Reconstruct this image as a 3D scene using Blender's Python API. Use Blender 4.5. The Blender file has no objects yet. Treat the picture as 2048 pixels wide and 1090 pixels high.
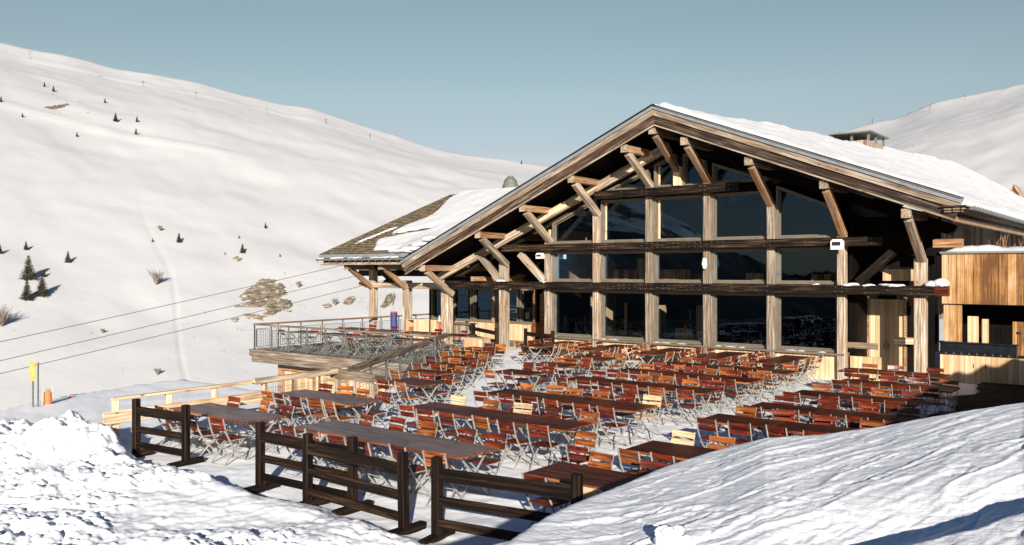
import bpy, bmesh, math, random
import numpy as np
from mathutils import Vector, Matrix

R = math.radians
sc = bpy.context.scene
COL = sc.collection
random.seed(7)

# ------------------------------------------------------------------ camera
cam_d = bpy.data.cameras.new("camera")
cam = bpy.data.objects.new("camera", cam_d)
COL.objects.link(cam)
cam.location = (0, 0, 3.6)
cam.rotation_euler = (R(90), 0, 0)
cam_d.sensor_width = 36.0
cam_d.lens = 36.0 * 1700 / 2048
cam_d.shift_y = -5 / 2048.0
cam_d.clip_start = 0.05
cam_d.clip_end = 5000
sc.camera = cam

# ------------------------------------------------------------------ light
LIGHT = Vector((-0.055, 1.0, -0.300)).normalized()       # the way the light travels
SUN_EL = math.asin(-LIGHT.z)
SUN_AZ = math.atan2(-LIGHT.x, -LIGHT.y)                   # clockwise from +Y
world = bpy.data.worlds.new("World")
sc.world = world
world.use_nodes = True
wn = world.node_tree
for n in list(wn.nodes):
    wn.nodes.remove(n)
w_out = wn.nodes.new("ShaderNodeOutputWorld")
w_bg = wn.nodes.new("ShaderNodeBackground")
sky = wn.nodes.new("ShaderNodeTexSky")
sky.sky_type = 'NISHITA'
sky.sun_disc = False
sky.sun_elevation = SUN_EL
sky.sun_rotation = SUN_AZ
sky.altitude = 1900
sky.air_density = 1.0
sky.dust_density = 1.2
sky.ozone_density = 1.0
w_tint = wn.nodes.new("ShaderNodeMix")
w_tint.data_type = 'RGBA'
w_tint.blend_type = 'MULTIPLY'
w_tint.inputs[0].default_value = 1.0
w_tint.inputs[7].default_value = (1.12, 1.16, 0.86, 1)
wn.links.new(sky.outputs[0], w_tint.inputs[6])
w_hs = wn.nodes.new("ShaderNodeHueSaturation")
w_hs.inputs['Saturation'].default_value = 0.85
wn.links.new(w_tint.outputs[2], w_hs.inputs['Color'])
# the high mountain sky is deeper and bluer overhead than near the horizon
w_tc = wn.nodes.new("ShaderNodeTexCoord"); w_sx = wn.nodes.new("ShaderNodeSeparateXYZ")
wn.links.new(w_tc.outputs['Generated'], w_sx.inputs[0])
w_r = wn.nodes.new("ShaderNodeValToRGB")
w_r.color_ramp.elements[0].position = 0.31; w_r.color_ramp.elements[0].color = (0.98, 0.955, 0.99, 1)
for p_, c_ in ((0.0, (0.84, 0.66, 0.78, 1)), (0.14, (0.93, 0.765, 0.865, 1)), (0.195, (0.99, 0.905, 0.945, 1))):
    e_ = w_r.color_ramp.elements.new(p_); e_.color = c_
w_r.color_ramp.elements[-1].position = 0.50; w_r.color_ramp.elements[-1].color = (0.10, 0.30, 0.72, 1)
wn.links.new(w_sx.outputs['Z'], w_r.inputs[0])
w_m2 = wn.nodes.new("ShaderNodeMix"); w_m2.data_type = 'RGBA'; w_m2.blend_type = 'MULTIPLY'; w_m2.inputs[0].default_value = 1.0
wn.links.new(w_hs.outputs[0], w_m2.inputs[6]); wn.links.new(w_r.outputs[0], w_m2.inputs[7])
wn.links.new(w_m2.outputs[2], w_bg.inputs[0])
w_bg.inputs[1].default_value = 0.063
wn.links.new(w_bg.outputs[0], w_out.inputs[0])

sun_d = bpy.data.lights.new("sun", 'SUN')
sun_d.energy = 5.0
sun_d.angle = R(0.5)
sun_d.color = (1.0, 0.93, 0.84)
sun = bpy.data.objects.new("sun", sun_d)
sun.rotation_euler = LIGHT.to_track_quat('-Z', 'Y').to_euler()
sun.location = (5, -20, 20)
COL.objects.link(sun)

sc.view_settings.view_transform = 'Standard'
sc.view_settings.look = 'None'
sc.view_settings.exposure = 0.80
sc.view_settings.gamma = 1.0
try:
    sc.cycles.max_bounces = 6
    sc.cycles.transparent_max_bounces = 8
    sc.cycles.diffuse_bounces = 2
    sc.cycles.glossy_bounces = 3
except Exception:
    pass

# ------------------------------------------------------------------ building frame: u along the facade, v into the building
OB = Vector((6.19, 31.68, 0.0))
UX = Vector((0.7807, -0.6249, 0)).normalized()
VX = Vector((0.6249, 0.7807, 0)).normalized()
ANG = math.atan2(UX.y, UX.x)
MB_ = Matrix.Translation(OB) @ Matrix.Rotation(ANG, 4, 'Z')


def W(u, v, z=0.0):
    return OB + UX * u + VX * v + Vector((0, 0, z))


def UV(X, Y):
    dx, dy = X - OB.x, Y - OB.y
    return dx * UX.x + dy * UX.y, dx * VX.x + dy * VX.y


# ------------------------------------------------------------------ helpers
def props(o, label=None, cat=None, group=None, kind=None):
    if label: o["label"] = label
    if cat: o["category"] = cat
    if group: o["group"] = group
    if kind: o["kind"] = kind
    return o


def empty(name, loc=(0, 0, 0), rz=0.0, label=None, cat=None, group=None):
    o = bpy.data.objects.new(name, None)
    o.empty_display_size = 0.2
    COL.objects.link(o)
    o.matrix_basis = Matrix.Translation(Vector(loc)) @ Matrix.Rotation(rz, 4, 'Z')
    return props(o, label, cat, group)


class MB:
    """collects shapes, then links them as one mesh object"""
    def __init__(s):
        s.v = []; s.f = []; s.m = []

    def add(s, vs, fs, mi=0):
        b = len(s.v)
        s.v += [tuple(p) for p in vs]
        for f in fs:
            s.f.append(tuple(b + i for i in f)); s.m.append(mi)
        return s

    def box(s, x0, x1, y0, y1, z0, z1, mi=0):
        vs = [(x0, y0, z0), (x1, y0, z0), (x1, y1, z0), (x0, y1, z0), (x0, y0, z1), (x1, y0, z1), (x1, y1, z1), (x0, y1, z1)]
        return s.add(vs, [(0, 3, 2, 1), (4, 5, 6, 7), (0, 1, 5, 4), (1, 2, 6, 5), (2, 3, 7, 6), (3, 0, 4, 7)], mi)

    def bar(s, p0, p1, w, h, mi=0, c=0.0):
        p0, p1 = Vector(p0), Vector(p1)
        x = (p1 - p0); L = x.length
        x.normalize()
        up = Vector((0, 0, 1))
        if abs(x.z) > 0.96: up = Vector((0, 1, 0))
        y = up.cross(x).normalized(); z = x.cross(y).normalized()
        if c:
            pr = [(-w / 2 + c, -h / 2), (w / 2 - c, -h / 2), (w / 2, -h / 2 + c), (w / 2, h / 2 - c),
                  (w / 2 - c, h / 2), (-w / 2 + c, h / 2), (-w / 2, h / 2 - c), (-w / 2, -h / 2 + c)]
        else:
            pr = [(-w / 2, -h / 2), (w / 2, -h / 2), (w / 2, h / 2), (-w / 2, h / 2)]
        n = len(pr)
        vs = [p0 + y * a + z * b for a, b in pr] + [p1 + y * a + z * b for a, b in pr]
        fs = [tuple(reversed(range(n))), tuple(range(n, 2 * n))] + [(i, (i + 1) % n, n + (i + 1) % n, n + i) for i in range(n)]
        return s.add(vs, fs, mi)

    def path(s, pts, w, h, mi=0):
        for a, b in zip(pts[:-1], pts[1:]):
            s.bar(a, b, w, h, mi)
        return s

    def tube(s, p0, p1, r0, r1=None, n=10, mi=0):
        r1 = r0 if r1 is None else r1
        p0, p1 = Vector(p0), Vector(p1)
        x = (p1 - p0).normalized()
        up = Vector((0, 0, 1)) if abs(x.z) < 0.9 else Vector((1, 0, 0))
        y = up.cross(x).normalized(); z = x.cross(y)
        vs = []
        for p, r in ((p0, r0), (p1, r1)):
            for i in range(n):
                a = 2 * math.pi * i / n
                vs.append(p + y * math.cos(a) * r + z * math.sin(a) * r)
        fs = [(i, (i + 1) % n, n + (i + 1) % n, n + i) for i in range(n)] + [tuple(reversed(range(n))), tuple(range(n, 2 * n))]
        return s.add(vs, fs, mi)

    def prism(s, poly, d0, d1, axis='y', mi=0):
        """poly: (a,b) ccw points; axis y -> (a,d,b); axis z -> (a,b,d)"""
        n = len(poly)
        if axis == 'y':
            vs = [(a, d0, b) for a, b in poly] + [(a, d1, b) for a, b in poly]
        elif axis == 'x':
            vs = [(d0, a, b) for a, b in poly] + [(d1, a, b) for a, b in poly]
        else:
            vs = [(a, b, d0) for a, b in poly] + [(a, b, d1) for a, b in poly]
        fs = [tuple(range(n)), tuple(reversed(range(n, 2 * n)))] + [((i + 1) % n, i, n + i, n + (i + 1) % n) for i in range(n)]
        return s.add(vs, fs, mi)

    def mesh(s, name):
        me = bpy.data.meshes.new(name)
        me.from_pydata(s.v, [], s.f)
        me.update()
        return me

    def build(s, name, mats, parent=None, smooth=False, mat_local=None):
        me = s.mesh(name)
        if not isinstance(mats, (list, tuple)): mats = [mats]
        for m in mats: me.materials.append(m)
        if len(mats) > 1:
            me.polygons.foreach_set('material_index', s.m)
        bm = bmesh.new(); bm.from_mesh(me)
        bmesh.ops.recalc_face_normals(bm, faces=bm.faces)
        bm.to_mesh(me); bm.free()
        if smooth:
            me.polygons.foreach_set('use_smooth', [True] * len(me.polygons))
        o = bpy.data.objects.new(name, me)
        COL.objects.link(o)
        if parent: o.parent = parent
        if mat_local is not None: o.matrix_basis = mat_local
        return o


def timber(name, p0, p1, w, h, mat, parent=None, c=0.012, roll=0.0):
    """a squared timber whose local X runs along its length, so the grain does too"""
    p0, p1 = Vector(p0), Vector(p1)
    x = p1 - p0; L = x.length; x.normalize()
    up = Vector((0, 0, 1)) if abs(x.z) < 0.96 else Vector((0, 1, 0))
    y = up.cross(x).normalized(); z = x.cross(y).normalized()
    if abs(x.z) >= 0.96:
        pass
    m = Matrix((x, y, z)).transposed().to_4x4()
    m.translation = (p0 + p1) / 2
    b = MB().bar((-L / 2, 0, 0), (L / 2, 0, 0), w, h, c=c)
    return b.build(name, mat, parent, mat_local=m)


def copy_tree(o, parent=None):
    c = o.copy(); COL.objects.link(c)
    if parent: c.parent = parent
    for ch in list(kids.get(o.name, [])):
        copy_tree(ch, c)
    return c


kids = {}


# ------------------------------------------------------------------ materials
def new_mat(name):
    m = bpy.data.materials.new(name); m.use_nodes = True
    nt = m.node_tree
    b = nt.nodes["Principled BSDF"]
    return m, nt, b


def N(nt, t, **kw):
    n = nt.nodes.new(t)
    for k, v in kw.items(): setattr(n, k, v)
    return n


def coords(nt, scale=(1, 1, 1), rnd=True):
    tc = N(nt, "ShaderNodeTexCoord")
    mp = N(nt, "ShaderNodeMapping")
    mp.inputs['Scale'].default_value = scale
    nt.links.new(tc.outputs['Object'], mp.inputs['Vector'])
    if rnd:
        oi = N(nt, "ShaderNodeObjectInfo")
        mm = N(nt, "ShaderNodeMath", operation='MULTIPLY'); mm.inputs[1].default_value = 37.0
        nt.links.new(oi.outputs['Random'], mm.inputs[0])
        nt.links.new(mm.outputs[0], mp.inputs['Location'])
    return mp.outputs[0]


def noise(nt, vec, scale, detail=4, rough=0.55):
    n = N(nt, "ShaderNodeTexNoise")
    n.inputs['Scale'].default_value = scale
    n.inputs['Detail'].default_value = detail
    n.inputs['Roughness'].default_value = rough
    nt.links.new(vec, n.inputs['Vector'])
    return n.outputs['Fac']


def ramp(nt, fac, stops, interp='LINEAR'):
    r = N(nt, "ShaderNodeValToRGB")
    r.color_ramp.interpolation = interp
    e = r.color_ramp.elements
    while len(e) < len(stops): e.new(0.5)
    for i, (p, c) in enumerate(stops):
        e[i].position = p; e[i].color = (c[0], c[1], c[2], 1)
    nt.links.new(fac, r.inputs[0])
    return r.outputs[0]


def mixc(nt, a, b, fac, mode='MIX'):
    m = N(nt, "ShaderNodeMix", data_type='RGBA', blend_type=mode)
    for s, v in ((0, fac), (6, a), (7, b)):
        if isinstance(v, (int, float)): m.inputs[s].default_value = v
        elif isinstance(v, tuple): m.inputs[s].default_value = (*v, 1)
        else: nt.links.new(v, m.inputs[s])
    return m.outputs[2]


def bump(nt, b, h, strength, dist):
    n = N(nt, "ShaderNodeBump")
    n.inputs['Strength'].default_value = strength
    n.inputs['Distance'].default_value = dist
    nt.links.new(h, n.inputs['Height'])
    nt.links.new(n.outputs[0], b.inputs['Normal'])


def wood(name, dark, mid, light, stain=None, stain_amt=0.5, rough=0.75, axis=0, coat=0.0, grain=22, spec=0.3, lay=0.50):
    m, nt, b = new_mat(name)
    sc_ = [grain, grain, grain]; sc_[axis] = 0.9
    v = coords(nt, tuple(sc_))
    g = noise(nt, v, 1.0, 5, 0.6)
    col = ramp(nt, g, [(0.37, dark), (lay, mid), (0.63, light)])
    if stain:
        s2 = [2.2, 2.2, 2.2]; s2[axis] = 0.55
        f = noise(nt, coords(nt, tuple(s2)), 1.3, 4, 0.6)
        f = ramp(nt, f, [(0.5 - stain_amt * 0.25, (0, 0, 0)), (0.62, (1, 1, 1))])
        col = mixc(nt, col, mixc(nt, stain, col, 0.35), f)
    # knots
    kn = N(nt, "ShaderNodeTexVoronoi"); kn.inputs['Scale'].default_value = 1.0; kn.inputs['Randomness'].default_value = 1.0
    s4 = [5.0, 5.0, 5.0]; s4[axis] = 2.2
    nt.links.new(coords(nt, tuple(s4)), kn.inputs['Vector'])
    km = ramp(nt, kn.outputs['Distance'], [(0.07, (0.18, 0.12, 0.08)), (0.15, (1, 1, 1))])
    col = mixc(nt, col, km, 0.75, 'MULTIPLY')
    # fine cracks along the grain
    s3 = [60, 60, 60]; s3[axis] = 1.2
    cr = noise(nt, coords(nt, tuple(s3)), 1.0, 3, 0.5)
    crm = ramp(nt, cr, [(0.38, (0.12, 0.10, 0.08)), (0.47, (1, 1, 1))])
    col = mixc(nt, col, crm, 0.55, 'MULTIPLY')
    oi = N(nt, "ShaderNodeObjectInfo")
    mr = N(nt, "ShaderNodeMapRange"); mr.inputs['To Min'].default_value = 0.66; mr.inputs['To Max'].default_value = 1.28
    nt.links.new(oi.outputs['Random'], mr.inputs['Value'])
    hs = N(nt, "ShaderNodeHueSaturation"); nt.links.new(col, hs.inputs['Color']); nt.links.new(mr.outputs[0], hs.inputs['Value'])
    nt.links.new(hs.outputs[0], b.inputs['Base Color'])
    b.inputs['Roughness'].default_value = rough
    b.inputs['Specular IOR Level'].default_value = spec
    if coat: b.inputs['Coat Weight'].default_value = coat; b.inputs['Coat Roughness'].default_value = 0.25
    bump(nt, b, g, 0.5, 0.006)
    return m


def plain(name, col, rough=0.6, metal=0.0, var=0.15, scale=6, bmp=0.0, spec=0.4):
    m, nt, b = new_mat(name)
    f = noise(nt, coords(nt), scale, 5)
    c2 = tuple(max(0, c * (1 - var * 2)) for c in col); c1 = tuple(min(1, c * (1 + var)) for c in col)
    nt.links.new(ramp(nt, f, [(0.3, c2), (0.7, c1)]), b.inputs['Base Color'])
    b.inputs['Roughness'].default_value = rough
    b.inputs['Metallic'].default_value = metal
    b.inputs['Specular IOR Level'].default_value = spec
    if bmp: bump(nt, b, f, 0.4, bmp)
    return m


def snow_mat(name, col, fine=0.01, fscale=9.0, coarse=0.0, cscale=0.6, stretch=(1, 1, 1), rock=None, seed=0):
    m, nt, b = new_mat(name)
    tc = N(nt, "ShaderNodeTexCoord")
    mp = N(nt, "ShaderNodeMapping"); mp.inputs['Scale'].default_value = stretch
    nt.links.new(tc.outputs['Object'], mp.inputs['Vector'])
    v = mp.outputs[0]
    f1 = noise(nt, v, fscale, 6, 0.6)
    f2 = noise(nt, v, cscale, 5, 0.55)
    base = ramp(nt, f2, [(0.3, tuple(c * 0.985 for c in col)), (0.7, col)])
    nt.links.new(base, b.inputs['Base Color'])
    b.inputs['Roughness'].default_value = 0.65
    b.inputs['Specular IOR Level'].default_value = 0.25
    add = N(nt, "ShaderNodeMath", operation='MULTIPLY'); add.inputs[1].default_value = fine
    nt.links.new(f1, add.inputs[0])
    ad2 = N(nt, "ShaderNodeMath", operation='MULTIPLY_ADD'); ad2.inputs[1].default_value = coarse
    nt.links.new(f2, ad2.inputs[0]); nt.links.new(add.outputs[0], ad2.inputs[2])
    bn = N(nt, "ShaderNodeBump"); bn.inputs['Strength'].default_value = 1.0; bn.inputs['Distance'].default_value = 1.0
    nt.links.new(ad2.outputs[0], bn.inputs['Height']); nt.links.new(bn.outputs[0], b.inputs['Normal'])
    if rock:
        rk = noise(nt, v, rock[0], 8, 0.65)
        rm = ramp(nt, rk, [(rock[1], (0, 0, 0)), (rock[1] + 0.03, (1, 1, 1))])
        sx = N(nt, "ShaderNodeSeparateXYZ"); nt.links.new(tc.outputs['Object'], sx.inputs[0])
        lt = N(nt, "ShaderNodeMath", operation='LESS_THAN'); lt.inputs[1].default_value = 20.0
        nt.links.new(sx.outputs['Y'], lt.inputs[0])      # bare rock only on the mountain round to the south-west
        fm = mixc(nt, (0, 0, 0), rm, lt.outputs[0])
        lz = N(nt, "ShaderNodeMath", operation='LESS_THAN'); lz.inputs[1].default_value = 14.0
        nt.links.new(sx.outputs['Z'], lz.inputs[0])
        fz = N(nt, "ShaderNodeMath", operation='MULTIPLY'); nt.links.new(lz.outputs[0], fz.inputs[0]); nt.links.new(lt.outputs[0], fz.inputs[1])
        c1 = mixc(nt, base, (0.07, 0.06, 0.05), fm)
        nt.links.new(mixc(nt, c1, (0.02, 0.02, 0.016), fz.outputs[0]), b.inputs['Base Color'])    # valley side coloured dark for the shaded valley mirrored in the panes
    return m


M = {}
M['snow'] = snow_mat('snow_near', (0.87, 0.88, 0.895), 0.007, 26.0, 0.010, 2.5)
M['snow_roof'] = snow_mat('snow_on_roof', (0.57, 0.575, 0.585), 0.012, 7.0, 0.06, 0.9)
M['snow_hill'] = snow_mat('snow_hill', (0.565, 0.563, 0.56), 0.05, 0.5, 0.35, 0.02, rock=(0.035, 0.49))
M['grey'] = wood('weathered_wood', (0.14, 0.098, 0.062), (0.35, 0.28, 0.205), (0.55, 0.475, 0.38), stain=(0.24, 0.15, 0.085), stain_amt=0.35)
M['barge'] = wood('weathered_bargeboard', (0.04, 0.03, 0.02), (0.21, 0.17, 0.13), (0.42, 0.37, 0.31), stain=(0.17, 0.10, 0.055), stain_amt=0.8)
M['barge2'] = wood('dark_bargeboard', (0.006, 0.004, 0.003), (0.032, 0.020, 0.013), (0.24, 0.19, 0.145), stain=(0.06, 0.026, 0.012), stain_amt=0.9)
M['beam'] = wood('dark_stained_beam', (0.004, 0.0025, 0.0015), (0.020, 0.0115, 0.0065), (0.11, 0.07, 0.042), stain=(0.005, 0.0035, 0.0025), stain_amt=0.9, rough=0.6, spec=0.15)
M['orange'] = wood('orange_timber', (0.07, 0.02, 0.006), (0.26, 0.10, 0.028), (0.46, 0.25, 0.10), stain=(0.34, 0.26, 0.19), stain_amt=0.75, rough=0.5)
M['pale'] = wood('pale_timber', (0.36, 0.22, 0.12), (0.62, 0.44, 0.27), (0.76, 0.60, 0.42), grain=16)
M['fence'] = wood('dark_fence_wood', (0.002, 0.0015, 0.001), (0.0075, 0.0042, 0.0026), (0.05, 0.028, 0.015), stain=(0.014, 0.006, 0.003), stain_amt=0.6, rough=0.6, spec=0.15)
M['table'] = wood('varnished_tabletop', (0.016, 0.0035, 0.002), (0.052, 0.0115, 0.005), (0.11, 0.03, 0.011), rough=0.42, coat=0.0, spec=0.15, grain=15)
M['worn'] = wood('worn_tabletop', (0.07, 0.042, 0.038), (0.135, 0.085, 0.078), (0.20, 0.135, 0.125), rough=0.38, spec=0.35, grain=15)
M['edge'] = wood('tabletop_edge', (0.05, 0.013, 0.005), (0.17, 0.045, 0.013), (0.34, 0.12, 0.04), rough=0.5)
M['red'] = wood('red_brown_slats', (0.035, 0.005, 0.002), (0.108, 0.0145, 0.0045), (0.22, 0.036, 0.010), rough=0.45, coat=0.1)
M['ora'] = wood('orange_slats', (0.09, 0.020, 0.004), (0.235, 0.062, 0.012), (0.38, 0.13, 0.03), rough=0.5, coat=0.1)
M['tan'] = wood('pale_slats', (0.42, 0.27, 0.13), (0.60, 0.42, 0.23), (0.70, 0.53, 0.33), rough=0.55)
M['deckwood'] = wood('deck_plank', (0.12, 0.09, 0.065), (0.29, 0.235, 0.18), (0.44, 0.38, 0.31), stain=(0.16, 0.10, 0.06), stain_amt=0.5)
M['metal'] = plain('galvanised_bar', (0.37, 0.36, 0.33), 0.5, 0.25, 0.15, 9)
M['rail'] = plain('grey_steel', (0.20, 0.21, 0.195), 0.5, 0.5, 0.15, 9)
M['flash'] = plain('grey_flashing', (0.25, 0.27, 0.285), 0.45, 0.3, 0.1, 3)
M['frame'] = plain('taupe_window_frame', (0.15, 0.125, 0.092), 0.5, 0.0, 0.12, 4)
M['dark'] = plain('dark_void', (0.018, 0.014, 0.011), 0.8, 0, 0.2, 2)
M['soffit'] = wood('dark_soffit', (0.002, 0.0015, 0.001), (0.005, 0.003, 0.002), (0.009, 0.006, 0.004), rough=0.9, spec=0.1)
M['steel'] = plain('brushed_steel', (0.5, 0.5, 0.48), 0.3, 0.9, 0.1, 5)
M['counter'] = plain('dark_counter_metal', (0.03, 0.035, 0.045), 0.22, 0.6, 0.2, 4)
M['white'] = plain('white_plastic', (0.75, 0.72, 0.66), 0.5, 0, 0.05, 5)
M['yellow'] = plain('yellow_panel', (0.60, 0.38, 0.10), 0.6, 0, 0.08, 5)
M['orangepad'] = plain('orange_netting', (0.70, 0.20, 0.06), 0.8, 0, 0.3, 30)
M['blue'] = plain('blue_pad', (0.03, 0.045, 0.15), 0.5, 0, 0.1, 3)
M['redpaint'] = plain('red_plastic', (0.55, 0.07, 0.03), 0.5, 0, 0.1, 5)
M['cable'] = plain('cable_steel', (0.10, 0.095, 0.09), 0.5, 0.4, 0.05, 5)
M['pad'] = plain('white_paper', (0.8, 0.8, 0.78), 0.6)
M['needles'] = plain('fir_needles', (0.045, 0.038, 0.018), 0.9, 0, 0.4, 3)
M['trunk'] = plain('fir_bark', (0.10, 0.07, 0.045), 0.9, 0, 0.3, 5)
M['twig'] = plain('bare_twigs', (0.24, 0.20, 0.17), 0.9, 0, 0.2, 5)


def planks(name, c0, c1, c2, width=0.14, axis='X', rough=0.7, lowdark=None):
    """vertical (or level) boards with a joint between them; each board its own tone"""
    m, nt, b = new_mat(name)
    tc = N(nt, "ShaderNodeTexCoord")
    sx = N(nt, "ShaderNodeSeparateXYZ"); nt.links.new(tc.outputs['Object'], sx.inputs[0])
    dv = N(nt, "ShaderNodeMath", operation='DIVIDE'); dv.inputs[1].default_value = width
    nt.links.new(sx.outputs[axis], dv.inputs[0])
    fl = N(nt, "ShaderNodeMath", operation='FLOOR'); nt.links.new(dv.outputs[0], fl.inputs[0])
    fr = N(nt, "ShaderNodeMath", operation='FRACT'); nt.links.new(dv.outputs[0], fr.inputs[0])
    wn_ = N(nt, "ShaderNodeTexWhiteNoise", noise_dimensions='1D'); nt.links.new(fl.outputs[0], wn_.inputs['W'])
    gs = (18, 18, 0.8) if axis != 'Z' else (0.8, 0.8, 18)
    mp = N(nt, "ShaderNodeMapping"); mp.inputs['Scale'].default_value = gs
    nt.links.new(tc.outputs['Object'], mp.inputs['Vector'])
    g = noise(nt, mp.outputs[0], 1.0, 5, 0.6)
    big = noise(nt, tc.outputs['Object'], 1.1, 4, 0.6)
    ad = N(nt, "ShaderNodeMath", operation='ADD'); nt.links.new(g, ad.inputs[0])
    mu = N(nt, "ShaderNodeMath", operation='MULTIPLY_ADD'); mu.inputs[1].default_value = 0.5; mu.inputs[2].default_value = -0.25
    nt.links.new(wn_.outputs['Value'], mu.inputs[0]); nt.links.new(mu.outputs[0], ad.inputs[1])
    a2 = N(nt, "ShaderNodeMath", operation='MULTIPLY_ADD'); a2.inputs[1].default_value = 0.6; a2.inputs[2].default_value = -0.3
    nt.links.new(big, a2.inputs[0])
    a3 = N(nt, "ShaderNodeMath", operation='ADD'); nt.links.new(ad.outputs[0], a3.inputs[0]); nt.links.new(a2.outputs[0], a3.inputs[1])
    col = ramp(nt, a3.outputs[0], [(0.25, c0), (0.5, c1), (0.75, c2)])
    j = ramp(nt, fr.outputs[0], [(0.0, (0.12, 0.07, 0.04)), (0.07, (1, 1, 1))])
    col = mixc(nt, col, j, 0.9, 'MULTIPLY')
    nt.links.new(col, b.inputs['Base Color'])
    b.inputs['Roughness'].default_value = rough
    b.inputs['Specular IOR Level'].default_value = 0.1 if c1[0] < 0.05 else 0.3
    jf = ramp(nt, fr.outputs[0], [(0.0, (0, 0, 0)), (0.09, (1, 1, 1))])
    bump(nt, b, jf, 0.6, 0.012)
    return m


M['boards_pale'] = planks('pale_boards', (0.46, 0.29, 0.15), (0.60, 0.41, 0.235), (0.70, 0.52, 0.33), 0.15)
M['boards_orange'] = planks('honey_boards', (0.12, 0.05, 0.018), (0.37, 0.18, 0.055), (0.52, 0.38, 0.22), 0.24)
M['boards_grey'] = planks('grey_boards', (0.14, 0.10, 0.07), (0.26, 0.20, 0.15), (0.36, 0.30, 0.24), 0.16)
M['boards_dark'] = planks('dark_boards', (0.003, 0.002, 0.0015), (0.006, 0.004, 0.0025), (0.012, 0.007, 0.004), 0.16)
M['deckfloor'] = planks('deck_floor', (0.16, 0.13, 0.10), (0.26, 0.22, 0.18), (0.36, 0.31, 0.26), 0.14)


def shingle_mat():
    m, nt, b = new_mat('wood_shingles')
    tc = N(nt, "ShaderNodeTexCoord")
    br = N(nt, "ShaderNodeTexBrick")
    br.inputs['Scale'].default_value = 1.0
    br.inputs['Brick Width'].default_value = 0.22
    br.inputs['Row Height'].default_value = 0.2
    br.inputs['Mortar Size'].default_value = 0.02
    br.inputs['Color1'].default_value = (0.36, 0.27, 0.155, 1)
    br.inputs['Color2'].default_value = (0.21, 0.15, 0.085, 1)
    br.inputs['Mortar'].default_value = (0.03, 0.022, 0.015, 1)
    nt.links.new(tc.outputs['Object'], br.inputs['Vector'])
    f = noise(nt, tc.outputs['Object'], 3.0, 6)
    col = mixc(nt, br.outputs['Color'], ramp(nt, f, [(0.3, (0.5, 0.5, 0.5)), (0.7, (1.25, 1.2, 1.1))]), 1.0, 'MULTIPLY')
    nt.links.new(col, b.inputs['Base Color'])
    b.inputs['Roughness'].default_value = 0.9
    return m


M['shingle'] = shingle_mat()


def rock_mat():
    m, nt, b = new_mat('layered_rock')
    tc = N(nt, "ShaderNodeTexCoord")
    mp = N(nt, "ShaderNodeMapping"); mp.inputs['Scale'].default_value = (0.5, 0.5, 2.6); mp.inputs['Rotation'].default_value = (0, R(22), 0)
    nt.links.new(tc.outputs['Object'], mp.inputs['Vector'])
    f = noise(nt, mp.outputs[0], 1.6, 8, 0.7)
    col = ramp(nt, f, [(0.30, (0.05, 0.035, 0.02)), (0.43, (0.16, 0.12, 0.075)), (0.54, (0.27, 0.22, 0.15)), (0.60, (0.50, 0.49, 0.48))])
    nt.links.new(col, b.inputs['Base Color']); b.inputs['Roughness'].default_value = 0.9
    bump(nt, b, f, 1.0, 0.25)
    return m


M['rock'] = rock_mat()


def glass_mat():
    m = bpy.data.materials.new('window_glass'); m.use_nodes = True
    nt = m.node_tree
    nt.nodes.remove(nt.nodes["Principled BSDF"])
    out = nt.nodes["Material Output"]
    tr = N(nt, "ShaderNodeBsdfTransparent"); tr.inputs[0].default_value = (0.70, 0.72, 0.72, 1)
    gl = N(nt, "ShaderNodeBsdfGlossy"); gl.inputs['Roughness'].default_value = 0.012; gl.inputs[0].default_value = (0.34, 0.58, 0.86, 1)
    fr = N(nt, "ShaderNodeFresnel"); fr.inputs['IOR'].default_value = 1.75
    gf = noise(nt, coords(nt, (0.5, 0.5, 0.5)), 1.2, 2)
    gb = N(nt, 'ShaderNodeBump'); gb.inputs['Strength'].default_value = 0.07; gb.inputs['Distance'].default_value = 0.02
    nt.links.new(gf, gb.inputs['Height']); nt.links.new(gb.outputs[0], gl.inputs['Normal'])
    mx = N(nt, "ShaderNodeMixShader")
    nt.links.new(fr.outputs[0], mx.inputs[0]); nt.links.new(tr.outputs[0], mx.inputs[1]); nt.links.new(gl.outputs[0], mx.inputs[2])
    nt.links.new(mx.outputs[0], out.inputs[0])
    return m


M['glass'] = glass_mat()

# ------------------------------------------------------------------ terrain
rng = np.random.RandomState(11)
LAT = rng.rand(256, 256)
CELX = rng.rand(256, 256); CELY = rng.rand(256, 256); CELH = rng.rand(256, 256)


def vnoise(x, y):
    xi = np.floor(x).astype(int); yi = np.floor(y).astype(int)
    fx = x - xi; fy = y - yi
    fx = fx * fx * fx * (fx * (fx * 6 - 15) + 10); fy = fy * fy * fy * (fy * (fy * 6 - 15) + 10)
    a = LAT[xi % 256, yi % 256]; b = LAT[(xi + 1) % 256, yi % 256]
    c = LAT[xi % 256, (yi + 1) % 256]; d = LAT[(xi + 1) % 256, (yi + 1) % 256]
    return (a * (1 - fx) + b * fx) * (1 - fy) + (c * (1 - fx) + d * fx) * fy - 0.5


def fbm(x, y, s, o=4, g=0.5):
    t = 0; a = 1.0
    for i in range(o):
        t = t + a * vnoise(x / s + 17.3 * i, y / s + 5.1 * i); s *= 0.5; a *= g
    return t


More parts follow.
